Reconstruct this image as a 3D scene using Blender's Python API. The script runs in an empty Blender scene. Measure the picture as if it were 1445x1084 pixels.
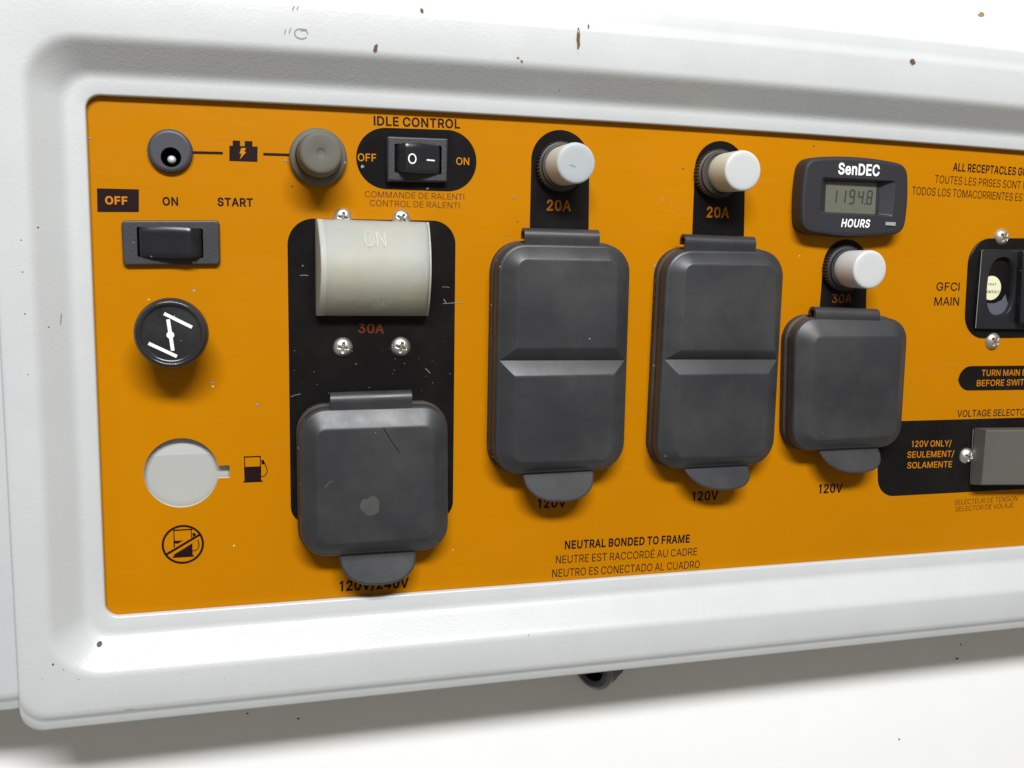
import bpy, math, random
from mathutils import Vector, Matrix, geometry
from mathutils.bvhtree import BVHTree
random.seed(7)
S = 0.01                      # scene units per millimetre

# ------------------------------------------------------------------ camera, world, lamps, exposure
sc = bpy.context.scene
col = sc.collection
cd = bpy.data.cameras.new('camera'); cam = bpy.data.objects.new('camera', cd); col.objects.link(cam)
cd.sensor_fit = 'HORIZONTAL'; cd.sensor_width = 36.0; cd.lens = 36.0 * 0.91460
cd.clip_start = 0.05; cd.clip_end = 500
_right = Vector((0.963726, -0.266188, 0.019396)); _down = Vector((-0.016516, -0.132015, -0.991110)); _fwd = Vector((0.266382, 0.954838, -0.131622))   # panel axes: x right, y into the panel, z up
cam.matrix_world = Matrix(((_right.x, -_down.x, -_fwd.x, 0), (_right.y, -_down.y, -_fwd.y, -300 * S), (_right.z, -_down.z, -_fwd.z, 0), (0, 0, 0, 1)))
sc.camera = cam
world = bpy.data.worlds.new('World'); sc.world = world; world.use_nodes = True
bg = world.node_tree.nodes['Background']; bg.inputs[0].default_value = (1.0, 0.945, 0.83, 1); bg.inputs[1].default_value = WORLD_STRENGTH = 0.205

def area_lamp(name, loc, target, size, power, color, size_y=None):
    l = bpy.data.lights.new(name, 'AREA'); l.shape = 'RECTANGLE'; l.size = size * S; l.size_y = (size_y or size) * S
    l.energy = power; l.color = color
    o = bpy.data.objects.new(name, l); col.objects.link(o); o.location = Vector(loc) * S
    o.rotation_euler = (Vector(target) * S - o.location).to_track_quat('-Z', 'Y').to_euler()
    return o
area_lamp('softbox_lamp', (20, -980, 850), (120, 0, -30), 820, 2750, (0.985, 0.995, 1.0), 170)
vs = sc.view_settings; vs.view_transform = 'Standard'; vs.look = 'None'; vs.exposure = 0.0; vs.gamma = 1.0
sc.cycles.max_bounces = 8
try: sc.cycles.use_denoising = True
except Exception: pass

# ------------------------------------------------------------------ materials
def nodes(name):
    m = bpy.data.materials.new(name); m.use_nodes = True
    nt = m.node_tree; return m, nt, nt.nodes['Principled BSDF']
def coords(nt, scale=1.0):
    g = nt.nodes.new('ShaderNodeNewGeometry'); mp = nt.nodes.new('ShaderNodeMapping')
    mp.inputs['Scale'].default_value = (scale,) * 3 if not isinstance(scale, tuple) else scale
    nt.links.new(g.outputs['Position'], mp.inputs['Vector']); return mp.outputs[0]
def noise(nt, vec, scale, detail=3, rough=.55):
    n = nt.nodes.new('ShaderNodeTexNoise'); n.inputs['Scale'].default_value = scale; n.inputs['Detail'].default_value = detail
    n.inputs['Roughness'].default_value = rough; nt.links.new(vec, n.inputs['Vector']); return n.outputs['Fac']
def ramp(nt, fac, stops):
    r = nt.nodes.new('ShaderNodeValToRGB'); e = r.color_ramp.elements
    while len(e) < len(stops): e.new(0.5)
    for k, (p, c) in enumerate(stops):
        e[k].position = p; e[k].color = (*c, 1) if isinstance(c, tuple) else (c, c, c, 1)
    nt.links.new(fac, r.inputs[0]); return r.outputs[0]
def mix(nt, fac, a, b):
    m = nt.nodes.new('ShaderNodeMix'); m.data_type = 'RGBA'
    for s, v in ((0, fac), (6, a), (7, b)):
        if hasattr(v, 'links') or hasattr(v, 'is_linked'): nt.links.new(v, m.inputs[s])
        else: m.inputs[s].default_value = v if s == 0 else (*v, 1)
    return m.outputs[2]
def bump(nt, bs, h, strength, dist=0.001):
    b = nt.nodes.new('ShaderNodeBump'); b.inputs['Strength'].default_value = strength; b.inputs['Distance'].default_value = dist
    nt.links.new(h, b.inputs['Height']); nt.links.new(b.outputs[0], bs.inputs['Normal'])
def specks(nt, vec, scale, size, density):
    # scattered round specks: voronoi cells, only the cells whose random value passes
    v = nt.nodes.new('ShaderNodeTexVoronoi'); v.inputs['Scale'].default_value = scale; nt.links.new(vec, v.inputs['Vector'])
    a = nt.nodes.new('ShaderNodeMath'); a.operation = 'LESS_THAN'; nt.links.new(v.outputs['Distance'], a.inputs[0]); a.inputs[1].default_value = size
    sp = nt.nodes.new('ShaderNodeSeparateColor'); nt.links.new(v.outputs['Color'], sp.inputs[0])
    b = nt.nodes.new('ShaderNodeMath'); b.operation = 'LESS_THAN'; nt.links.new(sp.outputs[0], b.inputs[0]); b.inputs[1].default_value = density
    c = nt.nodes.new('ShaderNodeMath'); c.operation = 'MULTIPLY'; nt.links.new(a.outputs[0], c.inputs[0]); nt.links.new(b.outputs[0], c.inputs[1])
    return c.outputs[0]
def simple(name, c, rough=.5, metal=0.0, spec=.5, bumpy=None, var=0.0, dust=None, coat=0.0, rvar=0.0):
    m, nt, bs = nodes(name); bs.inputs['Roughness'].default_value = rough; bs.inputs['Metallic'].default_value = metal
    bs.inputs['Specular IOR Level'].default_value = spec; bs.inputs['Coat Weight'].default_value = coat
    v = coords(nt); base = None
    if var:
        n = noise(nt, v, 6, 4); base = ramp(nt, n, [(.3, tuple(x * (1 - var) for x in c)), (.7, tuple(min(1, x * (1 + var)) for x in c))])
    if dust:
        dc, amount, speckd = dust
        n2 = noise(nt, v, 3.2, 6, .65); f = ramp(nt, n2, [(.45, 0.0), (.75, amount)])
        base = mix(nt, f, base if base is not None else c, dc)
        if speckd: base = mix(nt, specks(nt, v, 60, .17, speckd), base, tuple(min(1, x * 3.2) for x in dc))
    if base is not None: nt.links.new(base, bs.inputs['Base Color'])
    else: bs.inputs['Base Color'].default_value = (*c, 1)
    if rvar:
        n3 = noise(nt, v, 4.5, 5, .6); mr = nt.nodes.new('ShaderNodeMapRange'); nt.links.new(n3, mr.inputs[0])
        mr.inputs[1].default_value = .3; mr.inputs[2].default_value = .7
        mr.inputs[3].default_value = rough - rvar; mr.inputs[4].default_value = rough + rvar; nt.links.new(mr.outputs[0], bs.inputs['Roughness'])
    if bumpy: bump(nt, bs, noise(nt, v, bumpy[0], 2), bumpy[1], bumpy[2])
    return m
M = {}
M['paint'] = simple('white_powder_coat', (.53, .548, .548), .36, bumpy=(115, .5, .0011), var=.012, spec=.45)
def paint(name, c):
    m, nt, bs = nodes(name); v = coords(nt)
    n = noise(nt, v, 5, 5, .6); b = ramp(nt, n, [(.3, tuple(x * .97 for x in c)), (.7, tuple(x * 1.02 for x in c))])
    g = ramp(nt, noise(nt, v, 2.2, 8, .72), [(.56, 0.0), (.82, .16)]); b = mix(nt, g, b, (.42, .41, .37))
    b = mix(nt, specks(nt, v, 26, .06, .03), b, (.20, .15, .11)); b = mix(nt, specks(nt, v, 45, .09, .02), b, (.40, .37, .33))
    nt.links.new(b, bs.inputs['Base Color'])
    r_ = ramp(nt, noise(nt, v, 7, 5, .6), [(.3, .30), (.7, .42)]); nt.links.new(r_, bs.inputs['Roughness']); bs.inputs['Specular IOR Level'].default_value = .5
    bump(nt, bs, noise(nt, v, 115, 2), .45, .0011); return m
M['paint'] = paint('white_powder_coat_frame', (.535, .552, .552))
M['side_paint'] = simple('white_powder_coat_side', (.51, .53, .54), .38, bumpy=(115, .45, .0011), var=.02, spec=.45)
def orange():
    m, nt, bs = nodes('orange_face_plate'); v = coords(nt)
    n = noise(nt, v, 1.1, 4); b = ramp(nt, n, [(.3, (.442, .163, .0)), (.7, (.488, .182, .0))])
    b = mix(nt, specks(nt, v, 22, .07, .035), b, (.30, .19, .08))
    b = mix(nt, specks(nt, v, 30, .07, .012), b, (.75, .62, .40))
    ms = nt.nodes.new('ShaderNodeMapping'); nt.links.new(v, ms.inputs[0]); ms.inputs['Rotation'].default_value = (0, .9, 0); ms.inputs['Scale'].default_value = (.8, 1, 5)
    sm = ramp(nt, noise(nt, ms.outputs[0], 3.0, 7, .75), [(.54, 0.0), (.85, .06)]); b = mix(nt, sm, b, (.62, .36, .10))
    st = nt.nodes.new('ShaderNodeMapping'); nt.links.new(v, st.inputs[0]); st.inputs['Rotation'].default_value = (0, .35, 0); st.inputs['Scale'].default_value = (1, 1, 9)
    nt.links.new(b, bs.inputs['Base Color']); bs.inputs['Roughness'].default_value = .33; bs.inputs['Specular IOR Level'].default_value = .10
    n3 = noise(nt, st.outputs[0], 2.4, 6, .7); r = ramp(nt, n3, [(.35, .30), (.7, .44)]); nt.links.new(r, bs.inputs['Roughness'])
    bump(nt, bs, noise(nt, v, 90, 2), .10, .0006); return m
M['orange'] = orange()
M['plate_edge'] = simple('cut_plate_edge', (.62, .58, .48), .6, var=.2)
M['ink'] = simple('black_ink', (.014, .005, .006), .5, spec=.12, var=.1)
M['thin_ink'] = simple('thin_brown_ink', (.060, .022, .006), .5, spec=.25)
M['panel_ink'] = simple('black_printed_field', (.0065, .006, .006), .33, spec=.14, dust=((.030, .028, .025), .3, 0), rvar=.08)
M['orange_ink'] = simple('orange_lettering', (.52, .185, .004), .5, spec=.1, var=.08)
M['shaded_ink'] = simple('shaded_orange_lettering', (.13, .026, .006), .5, spec=.1, var=.1)  # orange ink darkened to carry the breaker boot's shadow
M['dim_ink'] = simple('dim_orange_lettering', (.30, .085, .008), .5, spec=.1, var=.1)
M['mid_ink'] = simple('deep_orange_lettering', (.40, .135, .004), .5, spec=.1)
M['white_ink'] = simple('white_lettering', (.86, .87, .86), .5)
M['rubber'] = simple('black_rubber', (.025, .0262, .029), .43, spec=.62, var=.12, dust=((.072, .070, .066), .45, .004), rvar=.1, bumpy=(140, .3, .0006))
M['rubbed'] = simple('rubbed_orange', (.52, .24, .07), .55)
M['smudge'] = simple('dried_smudge', (.062, .060, .056), .7, var=.25)
M['rubber_edge'] = simple('dusty_rubber_gasket', (.030, .023, .020), .65, dust=((.10, .075, .045), .5, .3), bumpy=(60, .5, .0012))
M['switch_bezel'] = simple('grained_black_plastic', (.033, .033, .038), .48, bumpy=(110, .6, .0014), var=.1, dust=((.11, .105, .095), .18, .04))
M['switch_gloss'] = simple('smooth_black_plastic', (.013, .0135, .016), .30, var=.15, dust=((.06, .06, .055), .3, .05), rvar=.06)
M['socket'] = simple('dark_grey_plastic', (.043, .044, .054), .5, var=.05)
M['knob_gloss'] = simple('scuffed_black_knob', (.018, .018, .020), .22, var=.1, dust=((.075, .073, .07), .55, .05), rvar=.1, bumpy=(30, .15, .0008))
M['grey_cap'] = simple('grey_green_rubber', (.105, .098, .077), .7, var=.08, dust=((.15, .14, .115), .4, .03), bumpy=(110, .5, .001))
M['rust'] = simple('rusty_knurl', (.09, .05, .018), .75, var=.4)
M['hole_black'] = simple('hole_black', (.003, .003, .003), .6, spec=.1)
M['steel'] = simple('zinc_steel', (.74, .74, .70), .42, metal=1.0, var=.08, bumpy=(80, .2, .0006))
M['dull_steel'] = simple('dull_nickel_screw', (.52, .47, .38), .42, metal=.75, var=.12)
M['cross'] = simple('screw_recess', (.22, .21, .17), .55, metal=.6, var=.3)
M['meter'] = simple('hour_meter_plastic', (.021, .021, .026), .48, bumpy=(160, .4, .0008), var=.08)
M['lcd'] = simple('lcd_glass', (.125, .132, .10), .22, var=.05, spec=.6)
M['lcd_digit'] = simple('lcd_segment', (.040, .048, .040), .4)
M['collar'] = simple('knurled_black_plastic', (.022, .021, .020), .5, dust=((.13, .10, .055), .6, .1))
def translucent(name, c, rough, trans, sss):
    m, nt, bs = nodes(name); v = coords(nt)
    n = noise(nt, v, 1.8, 3); b = ramp(nt, n, [(.3, tuple(x * .95 for x in c)), (.7, c)])
    nt.links.new(b, bs.inputs['Base Color']); bs.inputs['Roughness'].default_value = rough
    bs.inputs['Transmission Weight'].default_value = trans; bs.inputs['IOR'].default_value = 1.38
    bs.inputs['Subsurface Weight'].default_value = sss; bs.inputs['Subsurface Radius'].default_value = (.03, .03, .026); bs.inputs['Subsurface Scale'].default_value = 1.0
    return m
M['silicone'] = translucent('cloudy_silicone', (.42, .45, .465), .38, .0, .5)
def boot_mat(name, k):
    m, nt, bs = nodes(name); v = coords(nt)
    n = noise(nt, v, 5.5, 3, .5); b = ramp(nt, n, [(.34, (.50 * k, .49 * k, .41 * k)), (.5, (.51 * k, .51 * k, .465 * k)), (.66, (.485 * k, .505 * k, .485 * k))])
    nt.links.new(b, bs.inputs['Base Color']); bs.inputs['Roughness'].default_value = .55; bs.inputs['IOR'].default_value = 1.3
    bs.inputs['Transmission Weight'].default_value = .62; bs.inputs['Subsurface Weight'].default_value = 0; bs.inputs['Subsurface Radius'].default_value = (.04, .04, .03); bs.inputs['Subsurface Scale'].default_value = 1.0
    bump(nt, bs, noise(nt, v, 26, 3), .2, .0015)
    return m
M['silicone_new'] = translucent('white_silicone', (.55, .56, .56), .38, .0, .5); M['silicone_cream'] = translucent('cream_silicone', (.56, .55, .45), .4, .0, .5)  # cream one is for a cap wall, translucent glow put into its colour
M['silicone_side'] = translucent('lit_silicone_wall', (.52, .51, .455), .42, .0, .5)  # cream tint stands in for light passing through the cap wall
M['boot'] = boot_mat('clear_breaker_boot', 1.45); M['boot_rim'] = boot_mat('clear_breaker_boot_rim', 1.7); M['boot_letter'] = simple('moulded_letter', (.53, .53, .485), .35)
M['breaker_grey'] = simple('pale_breaker_body', (.60, .57, .44), .5, var=.1)
M['toggle'] = simple('ivory_toggle', (.80, .66, .25), .4)
M['sticker'] = simple('pale_yellow_sticker', (.74, .73, .50), .5)
M['lens'] = simple('grey_paddle', (.10, .10, .14), .25, spec=.6)
M['smoke'] = simple('grey_smoked_cover', (.105, .10, .088), .38, var=.06, spec=.5)
M['grey_btn'] = simple('grey_button', (.30, .30, .31), .5, var=.15)
M['pin'] = simple('nickel_pin', (.72, .73, .72), .4, metal=.35)
M['backing'] = simple('inner_white_wall', (.44, .445, .425), .4, var=.02)
M['table'] = simple('white_tabletop', (.95, .95, .94), .6, var=.01)
M['chip'] = simple('bare_brown_chip', (.105, .062, .035), .8, var=.3)
M['chip_rim'] = simple('chip_rim', (.50, .45, .36), .6, var=.2)
M['scuff'] = simple('grey_scuff', (.27, .26, .24), .6, var=.3)
M['dark_speck'] = simple('dark_speck', (.05, .045, .05), .6)
M['tan_speck'] = simple('tan_speck', (.30, .20, .10), .7)
M['fitting'] = simple('ribbed_dark_plastic', (.055, .055, .062), .55, bumpy=(12, .9, .02))
M['fitting_rim'] = simple('worn_rim', (.17, .17, .185), .45)

# ------------------------------------------------------------------ mesh helpers; all sizes in millimetres: (x right, z up, h out of the face plate)
WLOC = {}
def V(x, z, h): return Vector((x * S, -h * S, z * S))
def mk(name, vs_, fs, mat, parent=None, org=None, label=None, sharp=35, kind=None, mats=None, midx=None):
    if org is None:
        n = len(vs_); org = (sum(v[0] for v in vs_) / n, sum(v[1] for v in vs_) / n, min(v[2] for v in vs_))
    o3 = V(*org)
    me = bpy.data.meshes.new(name); me.from_pydata([V(*v) - o3 for v in vs_], [], fs)
    me.materials.append(M[mat])
    for extra in mats or (): me.materials.append(M[extra])
    if midx: 
        for p, k in zip(me.polygons, midx): p.material_index = k
    me.validate(); me.update()
    for p in me.polygons: p.use_smooth = True
    me.set_sharp_from_angle(angle=math.radians(sharp))
    o = bpy.data.objects.new(name, me); col.objects.link(o)
    if parent is not None: o.parent = parent; o.location = o3 - WLOC[parent.name]
    else: o.location = o3
    WLOC[o.name] = o3
    if label: o['label'] = label
    if kind: o['kind'] = kind
    return o
def rpoly(pts, r, n=6):
    """rounded polygon: corner points in order, one radius or one per corner; always len(pts)*(n+1) points"""
    k = len(pts); rs = r if isinstance(r, (list, tuple)) else [r] * k; out = []
    for i in range(k):
        p0, p, p1 = Vector(pts[i - 1][:2]), Vector(pts[i][:2]), Vector(pts[(i + 1) % k][:2])
        a, b = (p0 - p).normalized(), (p1 - p).normalized(); ang = a.angle(b)
        t = rs[i] / math.tan(ang / 2); s, e = p + a * t, p + b * t
        c = p + (a + b).normalized() * (rs[i] / math.sin(ang / 2))
        a0 = math.atan2(s.y - c.y, s.x - c.x); a1 = math.atan2(e.y - c.y, e.x - c.x); d = (a1 - a0 + math.pi) % (2 * math.pi) - math.pi
        for j in range(n + 1):
            f = a0 + d * j / n; out.append((c.x + rs[i] * math.cos(f), c.y + rs[i] * math.sin(f)))
    return out
def area2(p): return sum(p[i - 1][0] * p[i][1] - p[i][0] * p[i - 1][1] for i in range(len(p)))
def ccw(p): return list(p) if area2(p) > 0 else list(reversed(p))
def inset(poly, d):
    """move a ccw outline inward by d (negative: outward)"""
    n = len(poly); out = []
    for i in range(n):
        p0, p, p1 = Vector(poly[i - 1]), Vector(poly[i]), Vector(poly[(i + 1) % n])
        a = (p - p0); b = (p1 - p)
        if a.length < 1e-6: a = b
        if b.length < 1e-6: b = a
        na = Vector((-a.y, a.x)).normalized(); nb = Vector((-b.y, b.x)).normalized(); nn = (na + nb)
        nn = nn.normalized() if nn.length > 1e-6 else na; c = max(.4, nn.dot(na))
        q = p + nn * (d / c); out.append((q.x, q.y))
    return out
def lerp(a, b, t): return [(x0 + (x1 - x0) * t, z0 + (z1 - z0) * t) for (x0, z0), (x1, z1) in zip(a, b)]
class MB:
    def __init__(s): s.v = []; s.f = []; s.m = []
    def loft(s, loops, end=True, start=False, mi=0):
        """loops: [(outline, h)], h a number or list; outlines of equal length, ccw"""
        n = len(loops[0][0]); base = len(s.v)
        for pts, h in loops:
            for j, (x, z) in enumerate(pts): s.v.append((x, z, h[j] if isinstance(h, (list, tuple)) else h))
        for k in range(len(loops) - 1):
            a, b = base + k * n, base + (k + 1) * n
            for j in range(n):
                j2 = (j + 1) % n; s.f.append((a + j, a + j2, b + j2, b + j)); s.m.append(mi)
        if end: s.fill([loops[-1][0]], loops[-1][1], mi)
        if start: s.fill([loops[0][0]], loops[0][1], mi, flip=True)
    def fill(s, polys, h, mi=0, flip=False):
        allp = [p for q in polys for p in q]; base = len(s.v)
        hs = h if isinstance(h, (list, tuple)) else [h] * len(allp)
        s.v += [(p[0], p[1], hh) for p, hh in zip(allp, hs)]
        for t in geometry.tessellate_polygon([[Vector((p[0], p[1], 0)) for p in q] for q in polys]):
            a, b, c = (allp[i] for i in t); ar = (b[0] - a[0]) * (c[1] - a[1]) - (b[1] - a[1]) * (c[0] - a[0])
            if abs(ar) < 1e-9: continue
            t = tuple(t) if (ar > 0) != flip else tuple(reversed(t))
            s.f.append(tuple(base + i for i in t)); s.m.append(mi)
    def slab(s, polys, h0, h1, mi=0, mside=None):
        """flat plate with holes: polys[0] outline, the rest holes; top at h1"""
        s.fill(polys, h1, mi)
        for k, q in enumerate(polys):
            q = ccw(q) if k == 0 else list(reversed(ccw(q))); n = len(q); b = len(s.v)
            s.v += [(x, z, h0) for x, z in q] + [(x, z, h1) for x, z in q]
            for j in range(n): s.f.append((b + j, b + (j + 1) % n, b + n + (j + 1) % n, b + n + j)); s.m.append(mi if mside is None else mside)
    def stroke(s, pts, w, h, closed=False):
        n = len(pts); L = []; R = []
        for i in range(n):
            a = Vector(pts[i - 1 if (i or closed) else 0]); b = Vector(pts[(i + 1) % n if (i < n - 1 or closed) else n - 1])
            t = (b - a).normalized(); nn = Vector((-t.y, t.x)) * (w / 2); p = Vector(pts[i]); L.append(p + nn); R.append(p - nn)
        b0 = len(s.v); s.v += [(p.x, p.y, h) for p in L] + [(p.x, p.y, h) for p in R]
        for i in range(n if closed else n - 1):
            j = (i + 1) % n; s.f.append((b0 + i, b0 + n + i, b0 + n + j, b0 + j)); s.m.append(0)
    def lathe(s, c, prof, n=48, mod=None, mi=0, hfun=None, cap=True):
        """profile of (radius, h) turned about the h axis at c; mod(j, r, h) -> radius"""
        b = len(s.v)
        for (r, h) in prof:
            for j in range(n):
                a = 2 * math.pi * j / n; rr = mod(j, r, h) if mod else r; x, z = c[0] + rr * math.cos(a), c[1] + rr * math.sin(a)
                s.v.append((x, z, h + (hfun(x - c[0], z - c[1]) if hfun else 0)))
        for k in range(len(prof) - 1):
            for j in range(n):
                j2 = (j + 1) % n; s.f.append((b + k * n + j, b + k * n + j2, b + (k + 1) * n + j2, b + (k + 1) * n + j)); s.m.append(mi)
        if cap: s.f.append(tuple(b + (len(prof) - 1) * n + j for j in range(n))); s.m.append(mi)
    def build(s, name, mat, parent=None, **k):
        return mk(name, s.v, s.f, mat, parent, mats=k.pop('mats', None), midx=s.m, **k)
def circle(c, r, n=40, a0=0.0): return [(c[0] + r * math.cos(a0 + 2 * math.pi * j / n), c[1] + r * math.sin(a0 + 2 * math.pi * j / n)) for j in range(n)]

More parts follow.
